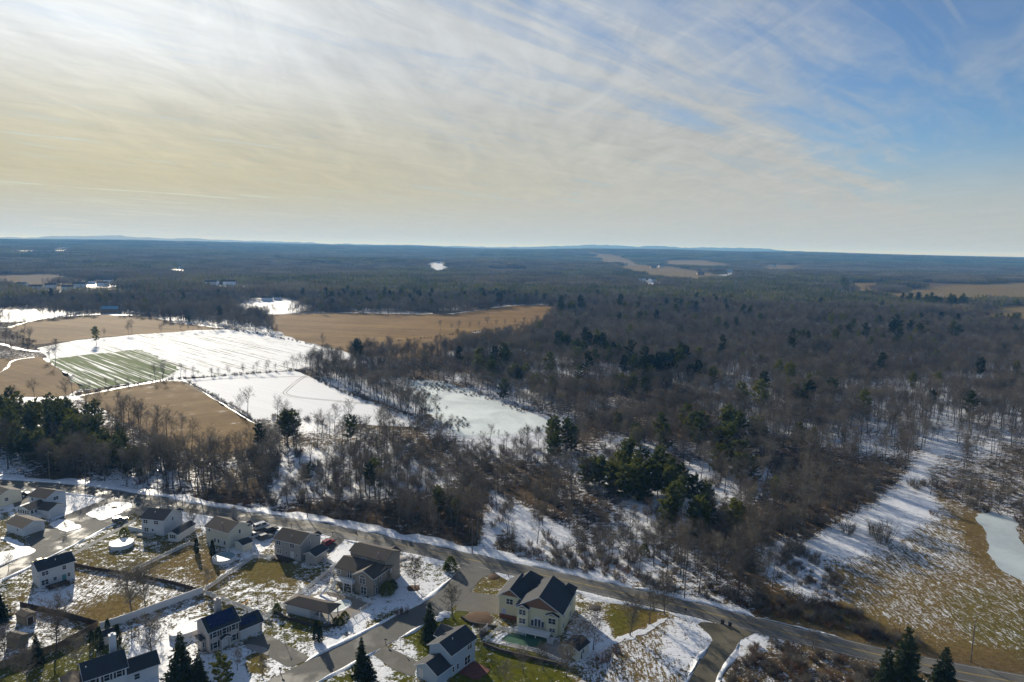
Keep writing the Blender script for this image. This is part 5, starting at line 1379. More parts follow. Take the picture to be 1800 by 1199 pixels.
def solar(wg, cols, rows, x0, d0, pw=1.05, pd=1.62):
    sl_ = math.hypot(1, wg['p']); ang = math.atan(wg['p'])
    me = MB().box(0, 0, 0, pw - .07, pd - .07, .05).mesh("solar_panel", M_SOLAR)
    for i in range(cols):
        for j in range(rows):
            d = d0 + j * pd / sl_
            o = link("solar_panel", me, h.root, (wg['x0'] + x0 + i * pw, wg['y0'] + d, roof_z(wg, d) + .08)); o.rotation_euler = (ang, 0, 0)
solar(m, 6, 2, .5, .25); solar(gw, 4, 1, .9, .35, 1.05, 1.8)
# 11 -- bottom-left house
h = House("house", "white house with charcoal roof, black shutters and white chimney beside the wood fence", "house", (152, 1237), (217, 1214))
W = h.W + .8
m = h.wing(0, 0, W, 7.0, 5.3, 'x', .55, S_WHITE, R_DARK)
for u in (1.4, 3.9, 6.2): h.win(m, 'f', u, 3.5, .95, 1.4, False, True)
h.chimney(W - 1.9, 6.2, 1.3, 1.0, 3.0, 9.7, S_WHITE); h.vent(.6, 2.2, roof_z(m, 2.2), .3)
g = h.wing(W + .01, .6, 6.2, 5.6, 3.2, 'x', .52, S_WHITE, R_DARK); h.win(g, 'f', 2.0, 1.2, 1.0, 1.2)
h.wing(-3.2, 1.4, 3.19, 6.4, 3.0, 'y', .35, S_WHITE, R_TAN); h.win(m, 'l', 2.6, 3.5, .8, 1.2)
# 12 -- yellow house
h = House("house", "large yellow house with brown gables, pyramid roofs and arched doors above a pool", "house", (909, 1101), (988, 1113), rz=math.radians(-20))
W = h.W
rt = h.wing(0, 0, W, 11.2, 5.9, 'y', .56, S_YEL, R_DARK, gm=S_GAB, ov=.5)
a = h.loc((877, 1083))
lf = h.wing(a[0], a[1], -a[0] - .02, 8.6, 6.1, 'y', .66, S_YEL, R_DARK, gm=S_GAB, ov=.5)
MB().box(a[0] + .3, a[1] - .5, 0, -.1, a[1] - .01, .9).build("basement_wall", M_REDBRICK, h.root)
h.wing(-3.2, 5.2, 8.0, 4.6, 6.2, 'x', .66, S_YEL, R_DARK, trim=None)
b1 = h.wing(.15, -.8, 2.9, 2.6, 5.7, 'y', .45, S_YEL, R_DARK, gm=S_GAB, ov=.25)
b2 = h.wing(W - 3.7, -.65, 3.0, 2.4, 5.0, 'y', .42, S_YEL, R_DARK, gm=S_TAN, ov=.25)
h.hip(-2.6, 9.4, 4.4, 4.2, 6.9, .95, S_YEL, R_DARK, ov=.6); h.hip(W - 3.0, 10.0, 3.2, 3.0, 6.2, .95, S_YEL, R_DARK, ov=.4)
h.win(lf, 'f', 2.9, 3.9, 1.7, 1.4, True); h.door(lf, 'f', 1.4, .3, 1.0, 2.1, flat("lilac_door", (.48, .48, .60), .5))
h.win(b1, 'f', 1.45, 3.9, 1.7, 1.3, True); h.win(b1, 'f', 1.45, 1.6, 1.6, 1.3, True); h.win(b2, 'f', 1.5, 3.0, 1.8, 1.4, True); h.win(b2, 'f', 1.6, .9, 1.4, .9, True); h.win(b1, 'f', 1.4, .25, 1.2, .6, True)
h.win(rt, 'r', 2.0, 3.8, .9, 1.3); h.win(rt, 'r', 2.0, 1.0, .9, 1.2); h.win(rt, 'r', 8.4, 3.6, 1.4, 1.4, True); h.win(rt, 'r', 8.4, .8, 1.4, 1.3, True)
cxa = (3.05 + W - 3.7) / 2
outer = [(cxa + math.cos(q) * 1.95, 1.05 + math.sin(q) * 2.6) for q in np.linspace(math.pi, 0, 17)]
h.part("arch_surround", MB().extrude(outer, 'y', -.12, -.004), M_WHITE)
for q in range(4):
    x = cxa - 1.35 + q * .9; hh = 1.75 if q in (0, 3) else 2.15
    d_ = MB().box(x - .40, -.20, 1.1, x + .40, -.124, 1.1 + hh).build("french_door", M_WHITE, h.root); MB().box(x - .30, -.225, 1.25, x + .30, -.204, 1.0 + hh).build("pane", M_GLASS, d_)
dk = MB().box(.6, -3.6, .85, W - 2.2, -.85, 1.0)
for q in (.7, 3.4, 6.0, W - 2.4): dk.box(q - .1, -3.55, 0, q + .1, -3.35, .85)
dk.box(.6, -3.5, 1.86, W - 2.2, -3.4, 1.95)
for q in range(40): dk.box(.65 + q * (W - 3.0) / 40, -3.47, 1.01, .70 + q * (W - 3.0) / 40, -3.43, 1.85)
h.part("deck", dk, M_WHITE)
stp = MB()
for q in range(5): stp.box(W - 2.1, -3.2 - q * .28, .8 - q * .18, W - .9, -2.93 - q * .28, .9 - q * .18)
for xx in (W - 2.18, W - .88): stp.extrude([(-2.6, .7), (-4.5, -.1), (-4.5, .9), (-2.6, 1.9)], 'x', xx, xx + .05)
h.part("stair", stp, M_WHITE)
YEL = h
h = House("pool_shed", "small pale yellow pool shed under a shrubby dark roof by the yellow house", "shed", (990, 1150), (1012, 1160))
m = h.wing(0, 0, 4.2, 4.6, 2.5, 'y', .35, S_CREAM, R_DARK, ov=.25); h.door(m, 'f', 1.2); h.win(m, 'r', 2.0, 1.0, .8, 1.0)
# 13 -- pale blue house
h = House("house", "pale blue house with charcoal roof, lower garage gable and red patio", "house", (755, 1172), (793, 1191))
W = h.W
m = h.wing(0, 0, W, 8.4, 5.5, 'y', .52, S_BLUE, R_DARK)
h.win(m, 'r', 6.4, 3.7, 1.5, 1.4, True); h.win(m, 'r', 5.6, .4, 1.9, 1.9, True, name="patio_door"); h.win(m, 'r', 2.2, 1.0, .7, 1.2); h.win(m, 'r', .7, 1.0, .6, 1.2); h.vent(W - 2.2, 3.0, roof_z(m, 2.2), .45)
g = h.wing(.1, -4.3, 6.2, 4.29, 2.9, 'y', .50, S_BLUE, R_DARK); h.door(g, 'f', 1.3, .2, 1.1, 2.1)
h.wing(-2.6, 5.0, 2.7, 4.4, 4.6, 'x', .70, S_BLUE, R_DARK)
c = [h.world(*q) for q in ((W + .1, 2.2), (W + 5.2, 2.6), (W + 5.6, 7.4), (W + .1, 7.8))]
sheet("patio", c, .10, flat("red_patio", (.16, .055, .04), .85, .25, 1.0), 0, 1.5, px=False, thick=.09)
# 14 -- roof at the bottom edge
h = House("house", "house with a charcoal gable roof down the street from the pointed street spruces", "house", (590, 1296), (642, 1316))
m = h.wing(0, 0, 8, 8, 5.4, 'y', .6, S_GREY, R_DARK)
# sheds
def shed(label, A, B, D, hh, wm, rm, ridge='x', dr=None):
    q = House("shed", label, "shed", A, B); m_ = q.wing(0, 0, q.W, D, hh, ridge, .38, wm, rm, ov=.18, trim=None)
    if dr: q.door(m_, dr, (q.W if dr == 'f' else D) / 2, .1, 1.3, 1.8, M_DKWOOD)
    return q
shed("brown wooden garden shed with dark double door beside the snowy yard", (29, 1094), (44, 1101), 2.6, 2.3, S_TAN, R_TAN, 'x', 'r')
shed("grey-green low shed among snowy bare trees near the brown shed", (12, 1135), (33, 1140), 2.4, 2.2, flat("shed_green", (.12, .125, .09), .8), R_TAN)
shed("white shed with black roof flanked by dark cypress columns", (181, 1136), (202, 1129), 3.2, 2.3, S_GREY, R_DARK, 'x', 'l')
shed("dark weathered barn shed in the wood by the tan field", (436, 808), (452, 806), 5, 2.8, M_DKWOOD, R_DARK)

# far houses and barns: small, but each a house of its own
def far_house(px, w, d, hh, wm, rm, label, name="farmhouse", cat="house", rz=0.0, zg=0.0, snow=False):
    q = House(name, label, cat, px, (px[0] + 10, px[1]), rz=rz)
    q.root.location.z = float(terrain(q.o[0], q.o[1])); q.wing(-w / 2, 0, w, d, hh, 'x', .5, wm, M_SNOW if snow else rm, trim=None)
    return q
M_BARNB = flat("barn_blue_metal", (.22, .42, .55), .5, .1); 
FARH = [((193, 551), 22, 12, 6, S_TAN, M_BARNB, "barn with pale blue metal roof behind the far tan field", .2, "barn"), ((470, 530), 16, 9, 6, S_WHITE, R_TAN, "white farmhouse in the snowy clearing above the tan fields", .3, "farmhouse"),
        ((487, 528), 10, 8, 5, S_GREY, R_TAN, "small white outbuilding beside the snowy clearing farmhouse", .1, "outbuilding")]
for i, (x, y, lb) in enumerate([(35, 505, "white house starting the row of the hazy far hamlet"), (62, 510, "long white house among dark trees in the far hamlet"), (90, 507, "white house on the hamlet's snowy rise"), (118, 511, "pale house below the far hamlet's rise"), (140, 505, "white house beside the hamlet's bare meadow"), (160, 499, "white gabled house atop the hamlet meadow"), (178, 503, "white house at the meadow's upper corner"), (190, 497, "tall white house ending the far hamlet")]):
    FARH.append(((x, y), 18 + (i * 3) % 5, 12, 7, S_WHITE, R_TAN, lb, .4 * (i % 3), "house"))
for i, (x, y, lb) in enumerate([(1149, 474, "white farmhouse on the far tan hillside"), (1163, 473, "white barn beside the far hillside farmhouse"), (1130, 495, "long pale farm building below the far hillside"), (1150, 497, "white shed below the far hillside barn"), (1232, 485, "tan brick building at the far hillside's foot"), (1283, 481, "far house with bright blue roof among pines"), (1362, 472, "white far building in a snowy gap of the woods"), (1482, 519, "tiny blue-roofed shed by the tall far pine"),
                                (770, 466, "white house alone in the hazy grey woods"), (40, 449, "pale building in the blue far woods"), (115, 447, "long white building in the blue far woods"), (320, 471, "white house in the blue woods below the ridge"), (370, 503, "white house in a snowy strip of the far woods"), (403, 502, "second white house in the far snowy strip")]):
    FARH.append(((x, y), 26, 14, 9, S_WHITE if 'tan' not in lb else S_TAN, M_BARNB if 'blue' in lb and 'roof' in lb else R_TAN, lb, .3 * (i % 4), "farmhouse" if 'farm' in lb else "house"))
for px, w_, d_, hh, wm, rm, lb, rz_, nm in FARH:
    far_house(px, w_, d_, hh, wm, rm, lb, nm, "barn" if nm == "barn" else "house", rz_)

# ------------------------------------------------------------------ fences
M_VINYL = flat("white_vinyl", (0.66, 0.67, 0.68), 0.5, 0.06, 1.0)
def panel_mesh(style, L, hh, mat):
    mb = MB()
    if style == 'solid':
        mb.box(0, -.03, .06, L, .03, hh - .14).box(0, -.045, hh - .135, L, .045, hh - .03).box(0, -.045, .0, L, .045, .055)
    elif style == 'picket':
        mb.box(0, -.035, .12, L, .035, .22).box(0, -.035, hh - .30, L, .035, hh - .20)
        n_ = max(3, int(L / .17))
        for i in range(n_): mb.box((i + .2) * L / n_, -.052, .05, (i + .75) * L / n_, -.036, hh - .06)
    elif style == 'rail':
        for z in (.35, .75, 1.1): mb.box(0, -.03, z * hh / 1.2 - .06, L, .03, z * hh / 1.2 + .06)
    elif style == 'board':
        mb.box(0, .03, .3, L, .07, .4).box(0, .03, hh - .5, L, .07, hh - .4)
        n_ = max(3, int(L / .16))
        for i in range(n_): mb.box(i * L / n_ + .008, -.02, .02, (i + 1) * L / n_ - .008, .026, hh - .05 - .03 * ((i * 7) % 3))
    elif style == 'iron':
        mb.box(0, -.02, hh - .12, L, .02, hh - .06).box(0, -.02, .15, L, .02, .2)
        for i in range(max(3, int(L / .15))): mb.box(i * .15 + .05, -.012, .21, i * .15 + .075, .012, hh - .121)
    return mb.mesh("panel", mat)
_pm = {}
def fence(label, pts, style, hh=1.5, mat=None, sp=2.4, px=True, postmat=None):
    mat = mat or M_VINYL
    p = [G(*q) for q in pts] if px else pts
    root = tag(empty("fence", (p[0][0], p[0][1], 0)), label, "fence")
    key = ('post', hh, mat.name)
    if key not in _pm: _pm[key] = MB().box(-.065, -.065, -.1, .065, .065, hh + .05).box(-.085, -.085, hh + .054, .085, .085, hh + .11).mesh("post", mat)
    first = True
    for a, b in zip(p[:-1], p[1:]):
        L = math.hypot(b[0] - a[0], b[1] - a[1]); n_ = max(1, round(L / sp)); s_ = L / n_; rz = math.atan2(b[1] - a[1], b[0] - a[0])
        k2 = (style, round(sp, 2), hh, mat.name)
        if k2 not in _pm: _pm[k2] = panel_mesh(style, sp - .15, hh, mat)
        for i in range(n_ + 1):
            x, y = a[0] + (b[0] - a[0]) * i / n_ - p[0][0], a[1] + (b[1] - a[1]) * i / n_ - p[0][1]
            if i > 0 or first: link("post", _pm[key], root, (x, y, 0), rz)
            if i < n_:
                o = link("panel", _pm[k2], root, (x + math.cos(rz) * .075, y + math.sin(rz) * .075, 0), rz); o.scale = ((s_ - .15) / (sp - .15), 1, 1)
        first = False
    return root
fence("tall solid white fence behind the beige solar house", [(176, 1107), (230, 1089), (290, 1067), (356, 1043)], 'solid', 1.9)
fence("white picket fence between the taupe house's lawn and the solar house", [(357, 1044), (415, 1066), (474, 1090)], 'picket', 1.4)
fence("white picket fence between the taupe and brown houses' yards", [(471, 1086), (530, 1044), (590, 997), (600, 988)], 'picket', 1.3)
fence("white picket fence between the cream and taupe houses' lawns", [(362, 1039), (400, 1012), (447, 981)], 'picket', 1.3)
fence("white picket fence between the white junction house and the cream house", [(232, 1007), (280, 983), (333, 958), (346, 961)], 'picket', 1.3)
fence("short white fence joining the taupe house's corner to the cream house's fence", [(448, 981), (483, 982)], 'picket', 1.2)
fence("short white fence joining the taupe house's wing to the brown house's line", [(568, 984), (590, 996)], 'picket', 1.2)
fence("short white fence by the round snowy pool near the side street", [(226, 931), (250, 936)], 'solid', 1.3)
fence("white fence round the patio of the white junction house", [(224, 955), (256, 962), (275, 958)], 'rail', 1.2)
fence("white railing fence round the brown house's swimming pool", [(574, 1040), (600, 1046), (641, 1058), (657, 1062), (634, 1077), (608, 1093), (586, 1098)], 'iron', 1.3)
fence("white panel fence round the yellow house's pool terrace", [(878, 1108), (854, 1130), (890, 1138), (946, 1150), (985, 1168)], 'rail', 1.4)
fence("white fence along the yellow house's lower deck edge", [(878, 1108), (900, 1112), (920, 1117)], 'picket', 1.3)
fence("tall white gate fence at the corner of the yellow house's pool", [(843, 1120), (850, 1114), (857, 1108)], 'solid', 1.7, sp=1.6)
fence("dark brown board fence below the snow-shaded yard", [(36, 1068), (80, 1078), (130, 1090), (172, 1102)], 'board', 1.7, M_DKWOOD)
fence("weathered wood board fence running past the house with black shutters", [(172, 1104), (158, 1112), (100, 1143), (55, 1157), (0, 1176), (-30, 1188)], 'board', 1.8, M_WOOD)
fence("low dark fence behind the teal-doored white house's lawn", [(122, 994), (165, 1003), (230, 1013), (300, 1027), (350, 1041)], 'board', 1.2, M_DKWOOD)
# retaining walls
def low_wall(label, pts, hh=.6, wd=.35, mat=M_CONC):
    l = resample(GP(pts), 1.2); o = strip("retaining_wall", l, (wd / 2, wd / 2 - .01, -wd / 2 + .01, -wd / 2), (-.05, hh, hh, -.05), mat, kind=None, smooth=False)
    return tag(o, label, "wall")
low_wall("dark retaining wall below the pool house and poolside", [(482, 1078), (510, 1090), (560, 1104), (588, 1101)], .7, .4, flat("dark_stone", (.07, .06, .05), .9, .25, 2.0))
low_wall("curved stone retaining wall under the yellow house's pool", [(850, 1134), (880, 1146), (930, 1158), (990, 1172)], .8, .5, flat("dark_stone", (.07, .06, .05), .9, .25, 2.0))
low_wall("curved stone wall round the russet bed by the yellow house's drive", [(812, 1086), (826, 1096), (850, 1100), (872, 1103)], .6, .5, flat("dark_stone", (.07, .06, .05), .9, .25, 2.0))
sheet("ditch_snow", [(1085, 1119), (1120, 1107), (1170, 1086), (1176, 1090), (1130, 1115), (1090, 1130), (1050, 1150), (1040, 1146)], .07, M_SNOW, .9, 1.0, thick=.05)

# ------------------------------------------------------------------ pools
def round_pool(label, px, R, hh, top):
    x, y = G(*px); root = tag(empty("above_ground_pool", (x, y, 0)), label, "pool")
    n_ = 28; c = [(math.cos(6.28318 * i / n_), math.sin(6.28318 * i / n_)) for i in range(n_)]
    MB().extrude([(a * R, b * R) for a, b in c], 'z', 0, hh - .12).build("wall", M_VINYL, root)
    MB().extrude([(a * (R - .12), b * (R - .12)) for a, b in c], 'z', hh - .118, hh - .02).build("cover", top, root)
    rim = MB()
    for i in range(n_):
        a, b = c[i], c[(i + 1) % n_]; i0, o0 = R - .11, R + .12
        rim.add([(a[0] * i0, a[1] * i0, hh), (b[0] * i0, b[1] * i0, hh), (b[0] * o0, b[1] * o0, hh), (a[0] * o0, a[1] * o0, hh), (a[0] * i0, a[1] * i0, hh - .08), (b[0] * i0, b[1] * i0, hh - .08), (b[0] * o0, b[1] * o0, hh - .08), (a[0] * o0, a[1] * o0, hh - .08)], [(0, 1, 2, 3), (7, 6, 5, 4), (3, 2, 6, 7), (1, 0, 4, 5)])
    rim.build("rim", M_WHITE, root)
    me = MB().box(-.05, -.09, 0, .05, .09, hh - .09).mesh("upright", M_WHITE)
    for i in range(0, n_, 2): link("upright", me, root, (c[i][0] * (R + .10), c[i][1] * (R + .10), 0), 6.28318 * i / n_ + 1.5708)
    return root
M_COVER = flat("pool_cover_blue", (.16, .24, .26), .4, .15, .5)
round_pool("round pool heaped with bright snow beside the white junction house", (214, 960), 3.3, 1.3, M_SNOW)
round_pool("round above-ground pool with grey-green cover behind the cream house", (394, 985), 3.2, 1.25, M_COVER)
op = round_pool("oval above-ground pool full of snow beside the solar house", (338, 1108), 2.6, 1.25, M_SNOW); op.scale = (2.0, 1.0, 1.0); op.rotation_euler = (0, 0, math.radians(50))
POOLB = [(563, 1056), (585, 1062), (603, 1055), (615, 1056), (616, 1064), (600, 1074), (582, 1077), (575, 1068), (560, 1064)]
M_PAVER = flat("poolside_pavers", (.27, .225, .17), .85, .15, .7)
sheet("patio", [(545, 1045), (580, 1040), (641, 1058), (656, 1062), (608, 1092), (586, 1096), (560, 1080), (540, 1062)], .05, M_PAVER, 0, 1.5)
p_ = sheet("swimming_pool", POOLB, .09, ice_mat("pool_ice", (.52, .60, .56), .35), 0, .8, kind=None); tag(p_, "kidney-shaped frozen swimming pool beside the pool house", "pool")
l = resample(chaikin(GP(POOLB + [POOLB[0]]), 1), .8); strip("snow_bank", l, (.5, .1, -.35), (.06, .22, .06), M_SNOW, jit=.25, zjit=.05)
sheet("snow_bank", [(538, 1055), (560, 1044), (583, 1048), (600, 1056), (570, 1058), (555, 1066)], .14, M_SNOW, .6, 1.0, thick=.08)
sheet("patio", [(858, 1128), (880, 1110), (925, 1118), (985, 1128), (998, 1145), (985, 1166), (946, 1148), (890, 1136)], .05, flat("pool_terrace", (.26, .24, .21), .85, .2, .7), 0, 1.5)
POOLY = [(882, 1122), (893, 1114), (906, 1113), (955, 1120), (962, 1126), (948, 1138), (915, 1134), (893, 1130)]
p_ = sheet("swimming_pool", POOLY, .12, flat("pool_cover_green", (.035, .105, .060), .45, .2, .5), 0, .8, kind=None); tag(p_, "swimming pool under a dark green winter cover below the yellow house", "pool")
sheet("snow_bank", [(860, 1126), (879, 1113), (892, 1112), (880, 1122), (895, 1132), (870, 1132)], .14, M_SNOW, .5, .9, thick=.08)
def dive_board(label, a, b):
    A_, B_ = G(*a), G(*b); o = MB()
    o.tube((A_[0], A_[1], .1), (B_[0], B_[1], 2.2), .28, .28, 10); o.tube((B_[0], B_[1], 2.2), (B_[0], B_[1], 0), .07, .07, 8)
    tag(o.build("pool_slide", M_VINYL), label, "slide")
dive_board("white tube slide at the end of the brown house's pool", (562, 1048), (577, 1044))

# ------------------------------------------------------------------ vehicles
M_TYRE = flat("tyre", (.02, .02, .02), .9, .1); M_RIM = flat("rim", (.35, .35, .36), .4, .1, 2, .6); M_LAMP = flat("lamp_glass", (.6, .6, .58), .2, .05); M_TAIL = flat("tail_lamp", (.25, .02, .02), .3, .05)
def paint(name, c): return flat(name, c, .28, .04, .8, .1, .5)
CARP = {}
def vehicle(label, px, heading, kind, col, cat):
    x, y = G(*px); root = tag(empty({'suv': 'parked_suv', 'pickup': 'parked_pickup', 'van': 'parked_van', 'car': 'parked_car'}[kind], (x, y, .05), math.radians(heading)), label, cat)
    L, Wd, H_ = {'suv': (4.6, 1.85, 1.75), 'pickup': (5.5, 1.95, 1.85), 'van': (5.3, 2.0, 2.1), 'car': (4.5, 1.78, 1.45)}[kind]
    belt = H_ * .58
    low = [(-L / 2, .35), (-L / 2, belt * .92), (-L / 2 + .1, belt), (L / 2 - 1.25, belt), (L / 2 - .12, belt * .84), (L / 2, belt * .6), (L / 2, .35)]
    mt = paint("car_paint_%s" % col[0], col[1])
    b = MB().extrude(low, 'y', -Wd / 2, Wd / 2).build("body", mt, root)
    bev = b.modifiers.new("bevel", 'BEVEL'); bev.width = .08; bev.segments = 2
    c0, c1 = {'suv': (-L / 2 + .1, L / 2 - 1.35), 'pickup': (-.55, L / 2 - 1.55), 'van': (-L / 2 + .08, L / 2 - .75), 'car': (-L / 2 + .55, L / 2 - 1.3)}[kind]
    fr, rr_ = (.75, .25) if kind != 'car' else (.85, .7)
    def cab(z0, z1, ins, x0, x1, f_, r_):
        w0, w1 = Wd / 2 - .06, Wd / 2 - .22
        return MB().add([(x0, -w0, z0), (x1, -w0, z0), (x1, w0, z0), (x0, w0, z0), (x0 + r_, -w1, z1), (x1 - f_, -w1, z1), (x1 - f_, w1, z1), (x0 + r_, w1, z1)], [(0, 3, 2, 1), (4, 5, 6, 7), (0, 1, 5, 4), (1, 2, 6, 5), (2, 3, 7, 6), (3, 0, 4, 7)])
    cab(belt + .004, H_ - .10, 0, c0, c1, fr, rr_).build("window", M_GLASS, root)
    w1 = Wd / 2 - .2
    MB().box(c0 + rr_ - .05, -w1, H_ - .096, c1 - fr + .08, w1, H_).build("roof", mt, root)
    for sx in (c0 + rr_ * .5 + .02, (c0 + c1) / 2, c1 - fr * .5 - .05):
        for sy in (-1, 1): MB().tube((sx, sy * (Wd / 2 - .05), belt), (sx, sy * (Wd / 2 - .19), H_ - .05), .05, .05, 4).build("pillar", mt, root)
    if kind == 'pickup': MB().box(-L / 2 + .12, -Wd / 2 + .12, belt + .004, -.62, Wd / 2 - .12, belt + .02).build("bed", M_TYRE, root)
    for sx in (-L / 2 + .85, L / 2 - .95):
        for sy in (-1, 1):
            w_ = MB().tube((sx, sy * (Wd / 2 - .2), .34), (sx, sy * (Wd / 2 + .02), .34), .35, .35, 14).build("wheel", M_TYRE, root)
            MB().tube((sx, sy * (Wd / 2 + .021), .34), (sx, sy * (Wd / 2 + .035), .34), .2, .2, 10).build("rim", M_RIM, w_)
    for sy in (-1, 1):
        MB().box(L / 2 - .02, sy * .65 - .2, belt * .62, L / 2 + .02, sy * .65 + .2, belt * .78).build("headlight", M_LAMP, root)
        MB().box(-L / 2 - .02, sy * .75 - .1, belt * .6, -L / 2 + .02, sy * .75 + .1, belt * .9).build("tail_light", M_TAIL, root)
    return root
CR = ("red", (.30, .018, .015)); CB = ("black", (.02, .021, .024)); CW = ("white", (.62, .63, .64)); CG = ("grey", (.10, .105, .11)); CBl = ("steel_blue", (.09, .13, .17)); CS = ("silver", (.34, .35, .36)); CY = ("yellow", (.45, .36, .05))
vehicle("red car parked on the taupe house's driveway", (577, 957), 60, 'suv', CR, "car")
vehicle("white van parked behind the other vehicles beside the cream house", (459, 929), 50, 'van', CW, "van")
vehicle("dark suv beside the white van by the main road", (477, 934), 52, 'suv', CB, "car")
vehicle("white pickup truck with yellow plough facing the cream house's shed", (447, 945), 232, 'pickup', CW, "truck")
vehicle("dark grey car under a snowy cover between pickup and taupe house", (467, 947), 50, 'suv', CG, "car")
vehicle("small black car beside the white pickup's bonnet", (437, 938), 50, 'car', CB, "car")
vehicle("dark car with sun-glinting roof parked on the side street", (211, 917), 48, 'suv', CG, "car")
vehicle("black car in the shaded drive beside the sunroom house", (40, 872), 55, 'suv', CB, "car")
vehicle("dark blue car next to the black one in the shaded drive", (29, 878), 55, 'car', CBl, "car")
vehicle("yellowish car half hidden behind the teal-doored white house", (73, 990), 50, 'car', CY, "car")
x, y = G(440, 948.5); tag(MB().box(-1.2, -.08, .15, 1.2, .08, .85).build("snow_plough", flat("plough_yellow", (.50, .24, .02), .5), None, (x, y, .05), math.radians(-38)), "yellow snow plough blade in front of the white pickup", "plough")

# ------------------------------------------------------------------ street furniture
M_POLE = flat("pole_wood", (.15, .115, .085), .85, .2, 1.0)
M_WIRE = flat("wire", (.10, .10, .10), .7, .05, 1, .0)
ROADANG = math.radians(-24)
TOPS = []
def pole(px, label, hh=11.0, arm=True, box=False, lamp=False):
    x, y = G(*px); root = tag(empty("utility_pole", (x, y, 0)), label, "pole", "utility poles along the main road")
    MB().tube((0, 0, -.3), (0, 0, hh), .17, .11, 9).build("shaft", M_POLE, root)
    if arm:
        c, s = math.cos(ROADANG + math.pi / 2), math.sin(ROADANG + math.pi / 2)
        MB().tube((-1.15 * c, -1.15 * s, hh - .5), (1.15 * c, 1.15 * s, hh - .5), .07, .07, 6).build("crossarm", M_POLE, root)
        for k in (-1.05, 0, 1.05): MB().tube((k * c, k * s, hh - .43 + (.43 if k == 0 else 0)), (k * c, k * s, hh - .2 + (.43 if k == 0 else 0)), .05, .07, 6).build("insulator", M_WHITE, root)
    if box: MB().tube((.32, 0, hh - 2.6), (.32, 0, hh - 1.5), .26, .26, 10).build("transformer", M_METAL, root)
    if lamp: MB().tube((0, 0, hh - 2), (.6, 1.6, hh - 1.4), .04, .04, 6).build("lamp_arm", M_METAL, root)
    MB().tube((.0, -.12, 2.2), (.0, -.2, 2.2), .12, .12, 6).build("sign_plate", M_METAL, root)
    TOPS.append((x, y, hh)); return root
pole((-210, 832), "wooden utility pole on the verge past the pine stand and cream house")
pole((88, 843), "wooden utility pole in front of the dark pine stand")
pole((278, 869), "utility pole with grey transformer drum opposite the white junction house", box=True)
pole((540.7, 911), "utility pole opposite the driveway with the red car")
pole((830, 973), "utility pole opposite the brown house's corner lawn")
pole((1203, 1053), "utility pole on the snowbank above the two black bins", 11.2)
pole((1706, 1163), "utility pole beside the frosted field near the dark spruces", 10.4)
def wire(label, idx0, idx1, k, dz, r=.012):
    a, b = TOPS[idx0], TOPS[idx1]; c, s = math.cos(ROADANG + math.pi / 2) * k, math.sin(ROADANG + math.pi / 2) * k
    mb = MB(); n_ = 14; pr = None
    for i in range(n_ + 1):
        t_ = i / n_; q = (a[0] + (b[0] - a[0]) * t_ + c, a[1] + (b[1] - a[1]) * t_ + s, a[2] + (b[2] - a[2]) * t_ + dz - 1.0 * 4 * t_ * (1 - t_))
        if pr: mb.tube(pr, q, r, r, 4, cap=False)
        pr = q
    tag(mb.build("power_line", M_WIRE), label, "wire", "overhead wires along the main road")
SPN = ["past the dark pine stand", "in front of the dark pines", "towards the red car's driveway", "past the brown house", "past the yellow house", "towards the dark spruces"]
for i in range(6):
    wire("upper near overhead wire strung " + SPN[i], i, i + 1, -1.05, -.2); wire("upper far overhead wire strung " + SPN[i], i, i + 1, 1.05, -.2); wire("thick lower overhead cable strung " + SPN[i], i, i + 1, 0, -3.6, .022)
def lamp_post(px, label, hh=2.8):
    x, y = G(*px); r = tag(empty("lamp_post", (x, y, 0)), label, "lamp post")
    MB().tube((0, 0, 0), (0, 0, hh - .45), .05, .04, 8).build("post", M_SHUT, r)
    MB().tube((0, 0, hh - .45), (0, 0, hh - .1), .09, .15, 6).tube((0, 0, hh - .1), (0, 0, hh + .08), .19, .02, 6).build("lantern", M_METAL, r)
lamp_post((500.6, 1131), "black garden lamp post beside the solar house's driveway")
lamp_post((703.5, 1139), "thin lamp post on the snowy lawn by the pale blue house", 2.2)
lamp_post((141, 902), "thin lamp post beside the sunroom house's driveway", 2.6)
lamp_post((627, 958), "dark lamp post in the brown house's front bed", 2.2)
def mailbox(px, label):
    x, y = G(*px); r = tag(empty("mailbox", (x, y, 0), ROADANG), label, "mailbox")
    MB().box(-.05, -.05, 0, .05, .05, 1.05).build("post", M_POLE, r)
    b = MB().extrude([(-.14, 1.054), (.14, 1.054), (.14, 1.22), (.08, 1.33), (-.08, 1.33), (-.14, 1.22)], 'x', -.28, .28).build("box", M_SHUT, r); MB().box(.12, .145, 1.2, .16, .16, 1.42).build("flag", M_TAIL, b)
mailbox((585, 942), "black mailbox at the red car's driveway mouth"); mailbox((659, 957), "mailbox at the brown house's driveway mouth"); mailbox((493, 1183), "mailbox on the snowy corner by the solar house's driveway"); mailbox((1205, 1078), "mailbox beside the main road by the ditch trees and the two bins"); mailbox((678, 1132), "mailbox at the pale blue house's driveway mouth"); mailbox((81, 864), "mailbox by the main road above the sunroom house"); mailbox((260, 893), "mailbox beside the junction by the white house"); mailbox((512, 927), "mailbox by the main road above the taupe house")
